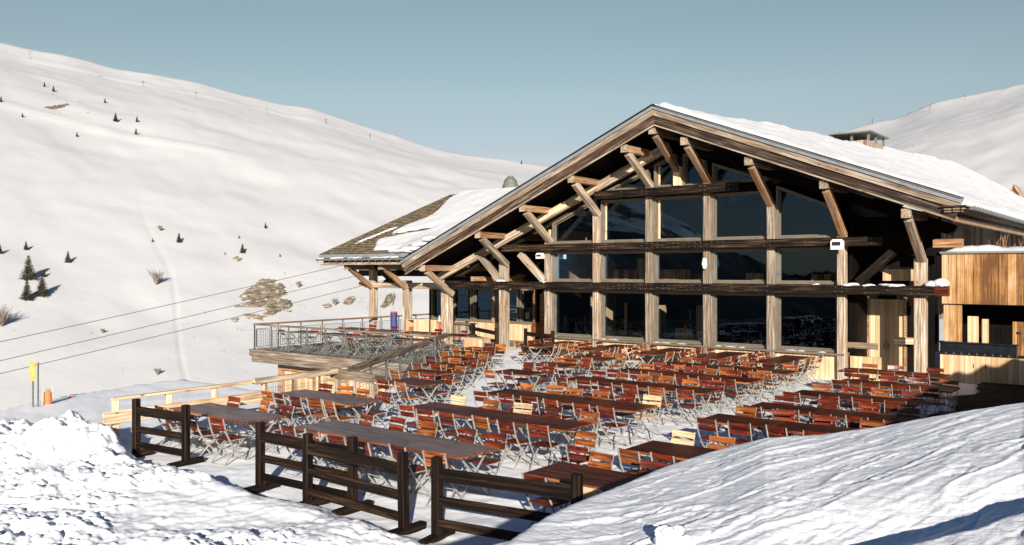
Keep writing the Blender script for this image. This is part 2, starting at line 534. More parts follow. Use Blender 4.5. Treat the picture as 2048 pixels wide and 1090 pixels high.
def clumps(x, y, s):
    """rounded lumps: cellular noise, high in each cell's middle"""
    X = x / s; Y = y / s
    xi = np.floor(X).astype(int); yi = np.floor(Y).astype(int)
    best = np.zeros_like(X) - 1
    for i in (-1, 0, 1):
        for j in (-1, 0, 1):
            cx = (xi + i); cy = (yi + j)
            px = cx + CELX[cx % 256, cy % 256]; py = cy + CELY[cx % 256, cy % 256]
            h = 0.35 + 0.65 * CELH[cx % 256, cy % 256]
            d2 = (X - px) ** 2 + (Y - py) ** 2
            rr = 0.28 + 0.55 * h * h
            best = np.maximum(best, h * np.clip(1 - d2 / rr, 0, 1) ** 0.85)
    return np.clip(best, 0, 1)


def sstep(a, b, x):
    t = np.clip((x - a) / (b - a), 0, 1)
    return t * t * (3 - 2 * t)


# the crest of the snow bank the photographer stands on: azimuth (deg from +Y), distance along Y, height
_c = [(-80, 2.2, 1.7), (-45, 3.0, 1.8), (-31, 3.6, 1.8), (-14, 4.3, 1.85), (-0.13, 5.2, 1.918), (7.25, 7.5, 1.681), (13.7, 9.0, 1.694),
      (16.6, 9.2, 1.78), (19.9, 9.3, 1.795), (23.4, 9.4, 1.86), (28.6, 9.8, 1.986), (31.07, 10.0, 2.04), (34, 10.6, 2.28), (38, 11.2, 2.85),
      (43.5, 12.0, 3.62), (49, 13.0, 4.6), (55, 15.5, 5.1), (75, 12, 5.0), (120, 10, 4.6)]
CP = np.array([R(a) for a, d, z in _c]); CR = np.array([d / max(0.25, math.cos(R(a))) for a, d, z in _c]); CZ = np.array([z for a, d, z in _c])
CR[-2:] = [18, 16]


def ground_z(X, Y, detail=True):
    X = np.asarray(X, float); Y = np.asarray(Y, float)
    r = np.hypot(X, Y) + 1e-6; ph = np.arctan2(X, Y)
    u, v = UV(X, Y)
    # open ground left of the terrace
    left = sstep(-1.9, -3.2, u + np.clip(v + 14.3, 0, 30) * 0.595)
    k = ph
    zl = -0.012 * np.clip(r * np.cos(ph) - 15, 0, 60) * 1.0
    edge = np.interp(ph, [R(-90), R(-31), R(-24), R(-15.5), R(-8)], [19, 26.1, 30.4, 32.7, 40])
    zl = zl - 0.5 * np.clip(r - edge, 0, 400) ** 1.0
    yard = sstep(-16.5, -13.0, u) * sstep(-13.0, -11.0, v)
    zl = zl - 1.3 * yard
    z = zl * left
    # far out everything falls away to the valley (hidden behind the lodge on the right)
    z = z - 0.4 * np.clip(r - 70, 0, 400) * (1 - left)
    # heaped snow beside the small fence, rubble pushed along the front of the terrace
    e = np.exp(-((u + 1.65) / 1.0) ** 2 - ((v + 21.0) / 0.95) ** 2)
    e2 = np.exp(-((u + 3.6) / 1.5) ** 2 - ((v + 21.4) / 1.2) ** 2)
    out = np.maximum(sstep(-20.35, -20.85, v), sstep(-2.2, -2.7, u))
    pile = (0.42 * np.clip(e * 1.4, 0, 1) + 0.15 * e2) * out
    line = -20.80 + 0.22 * fbm(u, v * 0, 1.7, 3)
    zone = sstep(0.35, -0.35, v - line) * sstep(8.2, 6.6, u) * sstep(2.5, 4.5, r)
    zone = np.maximum(zone, sstep(-2.4, -3.0, u) * sstep(-20.6, -22.0, v)) * sstep(30, 24, r) * sstep(-17.5, -13.5, X)
    near_pile = np.clip((e + e2) * 1.5, 0, 1) * out
    rub = zone * (0.22 + 0.78 * sstep(-0.2, 0.15, fbm(X + 3, Y, 3.0, 3)))
    z = z + pile
    z = z + zone * (0.17 + 0.16 * fbm(X, Y, 2.2, 3))
    if detail:
        wx = X + 0.10 * fbm(X, Y, 0.25, 3); wy = Y + 0.10 * fbm(X + 31, Y, 0.25, 3)
        sel = sstep(-0.15, 0.2, fbm(X + 70, Y, 0.9, 2))
        cl = 0.11 * clumps(wx, wy, 0.50) * sel + 0.095 * clumps(wx + 9, wy + 4, 0.20) * (0.4 + 0.6 * sstep(-0.2, 0.1, fbm(X, Y + 40, 0.6, 2))) + 0.06 * clumps(wx + 1, wy + 7, 0.10) \
            + 0.10 * np.abs(fbm(X + 5, Y, 0.55, 4, 0.65)) + 0.05 * fbm(X, Y, 0.16, 3, 0.7)
        z = z + cl * np.clip(rub + near_pile, 0, 1.15)
        # trodden terrace and open snow
        z = z + 0.035 * fbm(X, Y, 0.9, 4) + 0.012 * fbm(X, Y, 0.2, 2)
        z = z + 0.10 * fbm(X, Y, 5, 3) * left
    # the bank
    cr = np.interp(ph, CP, CR); cz = np.interp(ph, CP, CZ)
    t = r / cr
    pw = 1.15 + 3.2 * sstep(R(30), R(40), ph)
    inside = 2.14 + (cz - 2.14) * np.clip(t, 0, 1) ** pw
    over = r - cr
    drop = cz - 0.16 * np.clip(over, 0, 1) - 1.0 * np.clip(over - 0.15, 0, 50)
    bank = np.where(over < 0, inside, drop)
    back = sstep(R(100), R(150), np.abs(ph))
    bank = bank * (1 - back) + (2.14 - 0.06 * r) * back
    if detail:
        # wind-carved streaks running up to the right across the bank
        a = R(38)
        s_ = X * math.cos(a) + Y * math.sin(a); q = -X * math.sin(a) + Y * math.cos(a)
        w = 0.0055 * fbm(s_ / 5.0, q, 0.42, 4, 0.55) + 0.012 * (1 - np.abs(fbm(s_ / 6 + 40, q, 0.22, 3)) * 4).clip(0, 1)
        w = w + 0.012 * fbm(X, Y, 2.0, 2)
        # grooves shaped to cast shadow bands low on the right: steep on the near side, running out on the far side
        for (x0, y0, sl, dp, wd, xa, xb) in ((1.3, 4.98, 0.26, 0.065, 0.26, 0.5, 1.3), (1.25, 4.52, 0.36, 0.085, 0.45, 1.0, 1.6)):
            qq = Y - (y0 + sl * (X - x0) + 0.10 * fbm(X, Y * 0, 1.1, 3))
            k_ = sstep(-0.04, 0.03, qq) * (1 - sstep(0.25 * wd, 3.4 * wd, qq)) * sstep(xa, xb, X) * (0.75 + 0.8 * vnoise(X * 1.3, Y * 0))
            w = w - dp * k_ + 0.10 * dp * np.exp(-((qq + 0.10) / 0.10) ** 2) * sstep(xa, xb, X)
        # short wind-cut lips
        lip = fbm(s_ / 2.6 + 11, q, 0.21, 3)
        w = w + 0.006 * fbm(X, Y, 0.10, 3, 0.7)
        w = w - 0.009 * sstep(0.16, 0.22, lip) * (1 - sstep(0.19, 0.34, lip))
        z_b = bank + w * sstep(0.8, 2.2, r) * (1 - 0.55 * sstep(-0.8, 0.2, over))
    else:
        z_b = bank
    z_b = np.where(r > cr + 9, -50, z_b)
    return np.maximum(z, z_b)


def grid_mesh(name, P, nx, ny, mat, wrap=False):
    """P: (nx*ny,3) array, index i*ny+j"""
    me = bpy.data.meshes.new(name)
    i = np.arange(nx if wrap else nx - 1)[:, None]; j = np.arange(ny - 1)[None, :]
    i2 = (i + 1) % nx
    q = np.stack([(i * ny + j), (i2 * ny + j), (i2 * ny + j + 1), (i * ny + j + 1)], -1).reshape(-1, 4)
    me.vertices.add(len(P)); me.vertices.foreach_set('co', P.astype(np.float32).ravel())
    me.loops.add(q.size); me.loops.foreach_set('vertex_index', q.ravel().astype(np.int32))
    me.polygons.add(len(q)); me.polygons.foreach_set('loop_start', (np.arange(len(q)) * 4).astype(np.int32))
    me.polygons.foreach_set('use_smooth', np.ones(len(q), bool))
    me.update(calc_edges=True); me.validate()
    me.materials.append(mat)
    o = bpy.data.objects.new(name, me); COL.objects.link(o)
    return o


ph = np.concatenate([np.radians(np.arange(-180, -60, 3.0)), np.radians(np.arange(-60, -33, 0.6)), np.radians(np.arange(-33, 33, 0.11)),
                     np.radians(np.arange(33, 60, 0.5)), np.radians(np.arange(60, 180, 3.0))])
rr = np.concatenate([0.6 * np.exp(np.arange(0, math.log(4.5 / 0.6), 0.0065)), 4.5 * np.exp(np.arange(0, math.log(22 / 4.5), 0.0036)), 22 * np.exp(np.arange(0, math.log(110 / 22), 0.012))])
PH, RR = np.meshgrid(ph, rr, indexing='ij')
GX = RR * np.sin(PH); GY = RR * np.cos(PH)
GZ = ground_z(GX, GY)
g = grid_mesh('snow_ground', np.stack([GX, GY, GZ], -1).reshape(-1, 3)[:, :], len(ph), len(rr), M['snow'], wrap=True)
g.data.flip_normals()
# centre cap so the sheet has no hole under the camera
props(g, kind='structure')


def ground_hit(px, py, fn, t0=2.0, t1=600.0, step=1.01):
    a = (px - 1024) / 1700.0; b = (540 - py) / 1700.0
    D = t0
    while D < t1:
        if 3.6 + b * D < float(fn(a * D, D)): break
        D *= step
    return a * D, D


# distant slopes ------------------------------------------------------
def sk(x, y):
    k = (x - 1024) / 1700.0
    p = math.atan(k)
    return (math.degrees(p), (540 - y) / 1700.0 * math.cos(p))


sky_pts = [(-180, -0.03), (-170, -0.02), (-158, -0.005), (-153, 0.012), (-150.5, 0.075), (-146, 0.02), (-130, 0.02)]
sky_pts = [(-180, 0.0), (-165, 0.0), (-118, -0.01), (-113.5, 0.016), (-111, 0.055), (-108.5, 0.075), (-106, 0.11), (-101, 0.15), (-93, 0.19), (-75, 0.24), (-50, 0.262), (-40, 0.255)]
sky_pts += [sk(*p) for p in [(0, 84), (60, 97), (150, 114), (235, 137), (300, 147), (380, 160), (480, 188), (560, 207), (620, 215), (700, 242),
                             (790, 270), (850, 292), (930, 310), (1000, 317), (1060, 327), (1110, 333), (1250, 350), (1450, 350), (1600, 305), (1670, 266),
                             (1740, 247), (1800, 234), (1860, 207), (1900, 197), (1950, 187), (2000, 177), (2048, 167)]]
sky_pts += [(40, 0.22), (60, 0.24), (90, 0.15), (120, 0.06), (150, 0.0), (180, 0.0)]
SA = np.radians([a for a, e in sky_pts]); SE = np.array([e for a, e in sky_pts])
_fa = np.radians(np.arange(-200, 200, 0.1))
_fe = np.interp(_fa, SA, SE)


def _gs(y, w):
    k = np.exp(-(np.arange(-4 * w, 4 * w + 1) / w) ** 2 / 2); k /= k.sum()
    return np.convolve(np.pad(y, 4 * w, mode='edge'), k, 'valid')


FE1 = _gs(_fe, 3)
FE2 = _gs(_fe, 35)


FR = _gs(np.interp(_fa, np.radians([-180, -100, -40, -31, 0, 10, 22, 31, 42, 65, 180]), [500, 420, 360, 350, 400, 380, 390, 500, 500, 360, 500]), 50)


def hill_R(ph):
    return np.interp(ph, _fa, FR)


def hill_z(X, Y, detail=True):
    X = np.asarray(X, float); Y = np.asarray(Y, float)
    r = np.hypot(X, Y); p = np.arctan2(X, Y)
    Rr = hill_R(p)
    t_ = np.clip((r - 62.0) / (Rr - 62.0), 0, 1)
    wt = sstep(0.72, 0.99, t_)
    E = np.interp(p, _fa, FE1) * wt + np.interp(p, _fa, FE2) * (1 - wt)
    zt = 3.6 + E * Rr
    z0 = -16.0; r0 = 62.0
    t = (r - r0) / (Rr - r0)
    tt = np.clip(t, 0, 1)
    prof = tt + 0.10 * np.sin(tt * 5.2 - 1.35) * tt * (1 - tt) * 2
    z = z0 + (zt - z0) * prof
    z = z - 0.28 * np.clip(r - Rr, 0, 2000) + np.where(t < 0, 0.0, 0)
    if detail:
        wgt = tt * np.clip(1.0 - tt, 0, 1) * 4
        z = z + wgt * (2.6 * fbm(X, Y, 90, 3) + 0.5 * fbm(X + 50, Y, 16, 3) + 0.5 * fbm((X + 0.9 * Y) / 3.2, (Y - 0.9 * X), 40, 3))
        z = z + 0.45 * fbm(X, Y, 11, 3) * np.clip(tt * 6, 0, 1)
        pc = R(-20.2) - (tt - 0.06) * R(13.5) + R(0.25) * np.sin(tt * 40)
        z = z - 0.13 * np.exp(-((p - pc) / R(0.09)) ** 2) * sstep(0.04, 0.08, tt) * sstep(0.34, 0.22, tt)
        tk = 0.885 + 0.02 * np.sin(p * 9 + 1)
        z = z + 1.0 * np.exp(-((tt - tk) / 0.007) ** 2) * sstep(R(-33), R(-28), p) * sstep(R(-4), R(-9), p)
        tk = 0.50 + 0.05 * np.sin(p * 6)
        z = z + 0.6 * np.exp(-((tt - tk) / 0.006) ** 2) * sstep(R(-34), R(-30), p) * sstep(R(-14), R(-20), p)
        rough = sstep(R(-85), R(-100), p) * sstep(R(-135), R(-120), p)
        z = z + rough * 9 * fbm(X, Y, 30, 5, 0.6) * tt
    return z


ph = np.concatenate([np.radians(np.arange(-180, -125, 2.0)), np.radians(np.arange(-125, -90, 0.35)), np.radians(np.arange(-90, -34, 1.5)),
                     np.radians(np.arange(-34, 34, 0.14)), np.radians(np.arange(34, 180, 2.0))])
rr = 55 * np.exp(np.arange(0, math.log(2600 / 55), 0.0125))
PH, RR = np.meshgrid(ph, rr, indexing='ij')
HX = RR * np.sin(PH); HY_ = RR * np.cos(PH)
HZ = hill_z(HX, HY_)
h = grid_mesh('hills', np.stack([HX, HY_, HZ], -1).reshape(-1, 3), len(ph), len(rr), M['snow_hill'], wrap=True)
h.data.flip_normals()
props(h, kind='structure')


def on_hill(px, py):
    X, Y = ground_hit(px, py, lambda a, b: hill_z(a, b), 62, 900, 1.004)
    return Vector((X, Y, float(hill_z(X, Y))))


def gz(u, v):
    p = W(u, v)
    return float(ground_z(p.x, p.y))

B = 2.39
# ------------------------------------------------------------------ the lodge
lodge = empty('mountain_lodge', OB, ANG, 'big timber ski lodge with snowy gabled roof, braced posts and tall gridded windows', 'lodge')
ZA, SL, SR = 8.72, 0.424, 0.387          # underside of the gable boards


def roof_under(u):
    return ZA + SL * u if u < 0 else ZA - SR * u


U0 = 0.15
# roof slab: left slope flat, right slope ruled so the ridge climbs towards the back
def ridge(v): return 9.28 + 0.055 * max(0, v + 2.0)


b = MB()
vs = [-1.98, 8, 18, 32, 48]
for k in range(len(vs) - 1):
    a, c = vs[k], vs[k + 1]
    for (u0, u1, z0a, z0c, z1) in ((U0, 9.72, ridge(a), ridge(c), 5.42), (U0, -12.35, ridge(a), ridge(c), 3.98)):
        th = 0.30
        b.add([(u0, a, z0a), (u1, a, z1), (u1, c, z1), (u0, c, z0c), (u0, a, z0a - th), (u1, a, z1 - th), (u1, c, z1 - th), (u0, c, z0c - th)],
              [(0, 1, 2, 3), (4, 7, 6, 5), (0, 4, 5, 1), (1, 5, 6, 2), (2, 6, 7, 3), (3, 7, 4, 0)])
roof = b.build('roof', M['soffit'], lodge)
# bargeboards: flashing, upper board, lower board
def gable_board(name, off_top, off_bot, v0, v1, mat, endu=(9.72, -12.35), cut=0.0):
    for side, ue in ((1, endu[0]), (-1, endu[1])):
        s = SR if side > 0 else SL
        n = MB()
        L = math.hypot(ue - U0, s * (ue - U0))
        ang = -math.atan(s) * 1 if side > 0 else math.atan(s)
        # built along local X so the grain runs down the slope
        m = Matrix.Translation((U0, 0, ZA)) @ Matrix.Rotation(math.atan(s) if side > 0 else -math.atan(s), 4, 'Y')
        if side < 0:
            n.prism([(-L, off_bot), (0.0 + off_bot * 0 + off_bot * s, off_bot), (off_top * s, off_top), (-L, off_top)], v0, v1)
        else:
            n.prism([(-off_bot * s, off_bot), (L, off_bot), (L, off_top), (-off_top * s, off_top)], v0, v1)
        n.build(name, mat, lodge, mat_local=m)


gable_board('bargeboard', 0.02, 0.30, -2.06, -2.0, M['barge2'])
gable_board('bargeboard', 0.305, 0.50, -2.12, -2.0, M['barge'])
gable_board('board_edge', -0.03, 0.017, -2.09, -2.0, M['grey'])
gable_board('roof_flashing', 0.505, 0.62, -2.17, -1.99, M['flash'])
gable_board('shingle_edge', 0.625, 0.665, -2.22, -1.99, M['beam'])

# snow on the right slope
nu, nv = 90, 240
U, V = np.meshgrid(np.linspace(-0.25, 9.80, nu), np.linspace(-2.10, 48, nv), indexing='ij')
rz_ = 9.28 + 0.055 * (V + 2)
zz = rz_ + (5.42 - rz_) * (U - U0) / (9.72 - U0)
edge = np.minimum(sstep(0, 0.8, V + 2.10 + 0.12 * fbm(U, V, 0.8, 3)), sstep(0, 0.5, 9.80 - U + 0.25 * fbm(U, V + 5, 1.1, 3)))
th = (0.30 + 0.16 * fbm(U, V, 3.0, 3) + 0.07 * fbm(U * 2.4, V, 1.1, 4)) * (0.25 + 0.75 * edge) - 0.14 * (1 - edge)
th = np.where(U < 0.05, th * 0.6 - 0.05, th)
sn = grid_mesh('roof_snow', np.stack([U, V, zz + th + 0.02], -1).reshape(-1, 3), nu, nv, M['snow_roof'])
sn.parent = lodge
# right eave: layered shingle edge, brackets, yellow fascia
b = MB()
b.box(9.60, 9.72, -1.97, 48, 4.98, 5.20)
b.build('fascia', M['orange'], lodge)
b = MB()
b.box(9.45, 9.93, -2.15, 36, 5.235, 5.27); b.box(9.45, 10.0, -2.18, 36, 5.30, 5.34); b.box(9.4, 10.04, -2.2, 36, 5.38, 5.42)
b.build('shingle_edge', M['shingle'], lodge)
b = MB()
v = -1.8
while v < 14:
    b.bar((9.66, v, 5.21), (10.16, v + 0.10, 5.30), 0.03, 0.03); b.bar((10.16, v + 0.10, 5.30), (10.18, v + 0.1, 5.42), 0.03, 0.03); v += 0.42
b.bar((10.17, -2.1, 5.33), (10.17, 36, 5.33), 0.11, 0.09)
b.build('gutter', M['rail'], lodge)

# posts
post_tops = {-3.5: 3.86, -2.5: 4.80, -1.5: 5.83, -0.5: 6.84, 0.5: 6.84, 1.5: 5.89, 2.5: 4.78, 3.5: 3.91}
for k, zt in post_tops.items():
    u = k * B
    w_ = 0.27 if abs(k) < 3 else 0.34
    timber('post', (u, 0, 0.0), (u, 0, zt + 0.05), w_, w_, M['grey'], lodge, c=0.02)
timber('post', (-11.75, 0, -1.5), (-11.75, 0, 2.75), 0.42, 0.40, M['grey'], lodge, c=0.02)
timber('post', (-14.34, 0, -2.5), (-14.34, 0, 3.1), 0.36, 0.34, M['grey'], lodge, c=0.02)
timber('post', (-16.73, 0, -2.5), (-16.73, 0, 3.9), 0.34, 0.32, M['grey'], lodge, c=0.02)
timber('king_post', (0.0, 0.0, 6.74), (0.0, 0.0, 7.45), 0.30, 0.28, M['pale'], lodge, c=0.02)
# pale inner post heads lit behind the braces on the left
for k in (-1.5, -0.5):
    timber('post', (k * B + 0.22, 0.33, 4.7), (k * B + 0.22, 0.33, roof_under(k * B) - 0.55), 0.22, 0.25, M['pale'], lodge)

# clamping beams (pairs of dark squared timbers), bolted through
for (u0, u1, z, hh) in ((-8.16, 7.30, 4.52, 0.29), (-11.53, 8.85, 2.96, 0.30), (-3.45, 2.55, 6.54, 0.31)):
    timber('cross_beam', (u0, -0.30, z), (u1, -0.30, z), 0.24, hh, M['beam'], lodge, c=0.03)
    timber('cross_beam', (u0, 0.27, z), (u1 - 0.3, 0.27, z), 0.20, hh, M['beam'], lodge, c=0.03)
timber('beam_end', (8.85, -0.30, 2.96), (9.22, -0.30, 2.96), 0.25, 0.31, M['red'], lodge, c=0.03)
bolt = MB()
for z, us in ((4.52, [-8.0, -7.2, -6.0, -5.8, -3.7, -3.5, -2.9, -2.6] + [-1.3 + 0.22 * i for i in range(16)] + [3.0, 3.5, 3.7, 4.9, 5.9, 6.1, 7.0]),
              (2.96, [-9.8, -8.5, -8.3, -6.6, -6.05, -5.9, -3.6] + [-2.8 + 0.24 * i for i in range(16)] + [1.1, 1.3, 2.3, 3.2, 3.6, 4.6, 5.9, 6.1, 6.8, 7.5, 8.2, 8.4]),
              (6.54, [-3.2, -2.2, -1.3, -1.1, 0.0, 1.1, 1.3, 2.2])):
    for i, u in enumerate(us):
        for dz in ((-0.07, 0.07) if i % 4 else (0.0,)):
            bolt.tube((u, -0.445, z + dz), (u, -0.42, z + dz), 0.014, n=6)
bolt.build('bolt_heads', M['rail'], lodge)

# purlins and braces out to the gable boards
br = [(0.0, 8.58, 7.35), (1.25, 8.08, 6.86), (3.58, 7.20, 5.90), (6.03, 6.28, 4.80), (8.42, 5.28, 3.92),
      (-1.15, 8.03, 6.86), (-3.5, 7.08, 5.85), (-5.85, 6.08, 4.82), (-8.2, 5.08, 3.88), (-11.4, 3.70, 2.55)]
for u, zt, zb in br:
    left = u < -0.5
    timber('purlin', (u, -1.92, zt - 0.02), (u, 3.0, zt - 0.02), 0.26, 0.26, M['orange'] if left else M['barge'], lodge, c=0.02)
    timber('purlin_end', (u, -1.97, zt - 0.02), (u, -1.925, zt - 0.02), 0.27, 0.27, M['grey'], lodge)
    timber('brace', (u, -1.70, zt - 0.16), (u, -0.02, zb - 0.05), 0.23, 0.25, M['grey'] if left or u > 8 else M['orange'], lodge, c=0.02)
# inner rafter that runs parallel to the left slope, with the stepped offcuts on it
timber('rafter', (-12.0, -0.20, 3.26), (-0.25, -0.20, 8.22), 0.20, 0.34, M['grey'], lodge, c=0.02)
timber('rafter', (-11.0, 0.26, 3.45), (-0.25, 0.26, 8.0), 0.14, 0.22, M['beam'], lodge)
timber('rafter', (0.35, 0.20, 8.18), (9.3, 0.20, 4.80), 0.20, 0.34, M['soffit'], lodge)
for u in (-1.25, -3.75, -5.2, -6.1):
    z = 8.25 + 0.424 * u
    timber('block', (u - 0.55, -0.26, z - 0.13), (u + 0.35, -0.26, z + 0.24), 0.17, 0.26, M['pale'], lodge)
for p0, p1 in (((-7.34, 4.28), (-6.05, 3.14)), ((-9.55, 4.2), (-8.42, 3.14)), ((7.62, 4.20), (6.55, 3.20))):
    timber('strut', (p0[0], -0.18, p0[1]), (p1[0], -0.18, p1[1]), 0.22, 0.27, M['grey'] if p0[0] < 0 else M['beam'], lodge, c=0.02)
timber('beam_end', (8.70, 0.2, 4.42), (9.50, 0.2, 4.42), 0.3, 0.26, M['orange'], lodge)

# windows -------------------------------------------------------------
def inset(poly, d):
    n = len(poly); out = []
    for i in range(n):
        p0, p1, p2 = Vector(poly[i - 1]), Vector(poly[i]), Vector(poly[(i + 1) % n])
        e1 = (p1 - p0).normalized(); e2 = (p2 - p1).normalized()
        n1 = Vector((-e1.y, e1.x)); n2 = Vector((-e2.y, e2.x))
        bis = (n1 + n2); k = d / max(0.3, bis.dot(n1))
        out.append(tuple(p1 + bis * k))
    return out


def window(poly, v0=0.06, v1=0.30, d=0.085, name='window', parent=None, mat='frame', glass='glass'):
    inn = inset(poly, d); n = len(poly)
    b = MB()
    vs = [(a, v0, z) for a, z in poly] + [(a, v0, z) for a, z in inn] + [(a, v1, z) for a, z in poly] + [(a, v1, z) for a, z in inn]
    fs = []
    for i in range(n):
        j = (i + 1) % n
        fs += [(i, j, n + j, n + i), (2 * n + i, 3 * n + i, 3 * n + j, 2 * n + j), (n + i, n + j, 3 * n + j, 3 * n + i), (i, 2 * n + i, 2 * n + j, j)]
    b.add(vs, fs)
    # inner sash
    in2 = inset(inn, 0.035); k = v0 + 0.13
    vs = [(a, k, z) for a, z in inn] + [(a, k, z) for a, z in in2]
    vs += [(a, k + 0.05, z) for a, z in inn] + [(a, k + 0.05, z) for a, z in in2]
    b.add(vs, [f for i in range(n) for f in ((i, (i + 1) % n, n + (i + 1) % n, n + i), (n + i, n + (i + 1) % n, 3 * n + (i + 1) % n, 3 * n + i))])
    w = b.build(name, M[mat], parent or lodge)
    p = MB(); vp = k + 0.03
    p.add([(a, vp, z) for a, z in in2], [tuple(range(n))])
    p.build('pane', M[glass], w)
    return w


e = 0.135
for i in range(5):
    ul, ur = (-2.5 + i) * B + e, (-1.5 + i) * B - e
    window([(ul, 0.86), (ur, 0.86), (ur, 2.80), (ul, 2.80)])
    window([(ul, 3.12), (ur, 3.12), (ur, 4.36), (ul, 4.36)])
    zt = lambda u: 8.05 + (0.43 * u if u < 0 else -0.41 * u)
    if i in (0, 4):
        window([(ul, 4.68), (ur, 4.68), (ur, min(zt(ur), 6.6)), (ul, min(zt(ul), 6.6))] if i == 0 else [(ul, 4.68), (ur, 4.68), (ur, zt(ur)), (ul, zt(ul))])
    else:
        window([(ul, 4.68), (ur, 4.68), (ur, 6.37), (ul, 6.37)])
window([(-3.30, 6.71), (-1.33, 6.71), (-1.33, 7.45), (-3.30, 6.72)][0:3] + [(-3.28, 6.73)], v0=0.06)
window([(-1.05, 6.71), (-0.16, 6.71), (-0.16, 7.95), (-1.05, 7.60)])
window([(0.16, 6.71), (1.05, 6.71), (1.05, 7.62), (0.16, 7.95)])
window([(1.33, 6.71), (3.45, 6.71), (3.45, 6.74), (1.33, 7.50)])
# sill, dado wall, level strips behind the beams
b = MB(); b.box(-6.1, 6.08, -0.16, 0.32, 0.79, 0.855); b.build('window_sill', M['frame'], lodge)
b = MB(); b.box(-6.0, 6.0, 0.02, 0.28, -0.3, 0.788); b.build('dado_wall', M['boards_pale'], lodge)
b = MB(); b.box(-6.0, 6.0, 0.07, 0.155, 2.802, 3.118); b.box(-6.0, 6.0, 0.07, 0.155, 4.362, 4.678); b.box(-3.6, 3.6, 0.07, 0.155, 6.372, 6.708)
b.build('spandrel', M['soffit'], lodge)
for u in (-5.9, -3.4, -3.0, -1.0, -0.7, 0.0, 1.5, 1.9, 2.4, 4.1, 4.5, 5.2):
    w_ = 0.25 + 0.35 * random.random()
    b = MB().add([(u, -0.17, 0.857), (u + w_, -0.17, 0.857), (u + w_ * 0.9, 0.05, 0.857), (u + 0.05, 0.05, 0.857), (u + 0.1, -0.12, 0.895), (u + w_ * 0.7, -0.12, 0.89), (u + w_ * 0.6, 0.0, 0.90), (u + 0.15, 0.0, 0.89)],
          [(4, 5, 6, 7), (0, 1, 5, 4), (1, 2, 6, 5), (2, 3, 7, 6), (3, 0, 4, 7)])
    b.build('sill_snow', M['snow_roof'], lodge, smooth=True)
# interior ------------------------------------------------------------
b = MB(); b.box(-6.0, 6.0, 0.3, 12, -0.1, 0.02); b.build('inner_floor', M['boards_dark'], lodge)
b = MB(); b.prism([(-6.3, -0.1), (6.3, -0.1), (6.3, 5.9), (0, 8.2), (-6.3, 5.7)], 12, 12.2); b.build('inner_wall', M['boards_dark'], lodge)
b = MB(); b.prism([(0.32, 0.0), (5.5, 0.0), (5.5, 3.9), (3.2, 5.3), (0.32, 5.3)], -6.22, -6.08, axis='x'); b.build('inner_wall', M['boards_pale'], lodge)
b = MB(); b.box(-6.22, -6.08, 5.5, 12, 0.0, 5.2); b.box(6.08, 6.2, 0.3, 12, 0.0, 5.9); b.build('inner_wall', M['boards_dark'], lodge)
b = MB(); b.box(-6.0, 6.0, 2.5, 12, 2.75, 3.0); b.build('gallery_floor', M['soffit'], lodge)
b = MB(); b.box(-5.0, -0.7, 2.45, 2.52, 3.0, 3.62); b.box(-3.2, -2.2, 2.45, 2.52, 3.62, 4.1); b.box(-0.6, 0.2, 2.45, 2.52, 3.0, 3.45); b.box(1.6, 2.3, 2.45, 2.52, 3.0, 3.48); b.box(4.1, 5.4, 2.45, 2.52, 3.0, 3.45); b.build('gallery_parapet', M['boards_orange'], lodge)
b = MB(); b.box(-3.3, -2.6, 3.4, 3.9, 0.9, 2.1); b.box(-0.35, 0.15, 2.2, 2.5, 0.02, 2.2); b.box(-1.5, -0.7, 2.6, 3.0, 0.02, 1.25); b.box(-5.6, -3.4, 3.2, 3.8, 0.02, 0.95); b.box(-4.0, -3.9, 2.8, 2.9, 0.02, 2.2)
b.build('inner_partition', M['boards_pale'], lodge)
b = MB()
for u in (-4.9, -4.2, -1.2, -0.7, 0.1, 0.8, 2.2, 3.5, 4.4):
    b.bar((u, 1.6 + (u * 7 % 1), 0.02), (u, 1.6 + (u * 7 % 1), 0.72), 0.06, 0.06)
    b.box(u - 0.35, u + 0.35, 1.3 + (u * 7 % 1), 1.9 + (u * 7 % 1), 0.72, 0.76)
b.build('dining_tables', M['ora'], lodge)
b = MB()
for u in (-4.6, -2.2, 0.4, 3.0, 5.0): b.bar((u, 3.2, 5.6), (u, 3.2, 8.0 - 0.4 * abs(u)), 0.2, 0.2)
b.bar((-4.5, 3.2, 5.6), (0, 3.2, 7.9), 0.22, 0.25); b.bar((0, 3.2, 7.9), (4.5, 3.2, 5.6), 0.22, 0.25); b.bar((-5.9, 3.2, 5.5), (5.9, 3.2, 5.5), 0.22, 0.28)
b.build('inner_truss', M['soffit'], lodge)

# right porch ---------------------------------------------------------
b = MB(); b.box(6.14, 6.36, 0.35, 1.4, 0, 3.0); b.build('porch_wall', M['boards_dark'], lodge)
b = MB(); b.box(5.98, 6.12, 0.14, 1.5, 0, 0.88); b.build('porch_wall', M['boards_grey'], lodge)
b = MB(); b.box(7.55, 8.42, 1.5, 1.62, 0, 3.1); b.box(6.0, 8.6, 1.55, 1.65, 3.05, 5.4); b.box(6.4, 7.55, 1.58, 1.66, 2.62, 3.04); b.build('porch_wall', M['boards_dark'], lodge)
b = MB(); b.box(7.0, 8.15, 0.9, 1.0, 3.25, 3.62); b.build('porch_panel', M['boards_pale'], lodge)
d = MB().box(6.42, 6.96, 1.46, 1.53, 0.05, 2.62).build('door', M['boards_pale'], lodge)
MB().box(6.90, 6.93, 1.40, 1.46, 0.95, 1.15).build('handle', M['rail'], d)
d = MB().box(6.98, 7.50, 1.46, 1.53, 0.05, 2.62).build('door', M['boards_pale'], lodge)
MB().box(7.01, 7.04, 1.40, 1.46, 0.95, 1.15).build('handle', M['rail'], d)
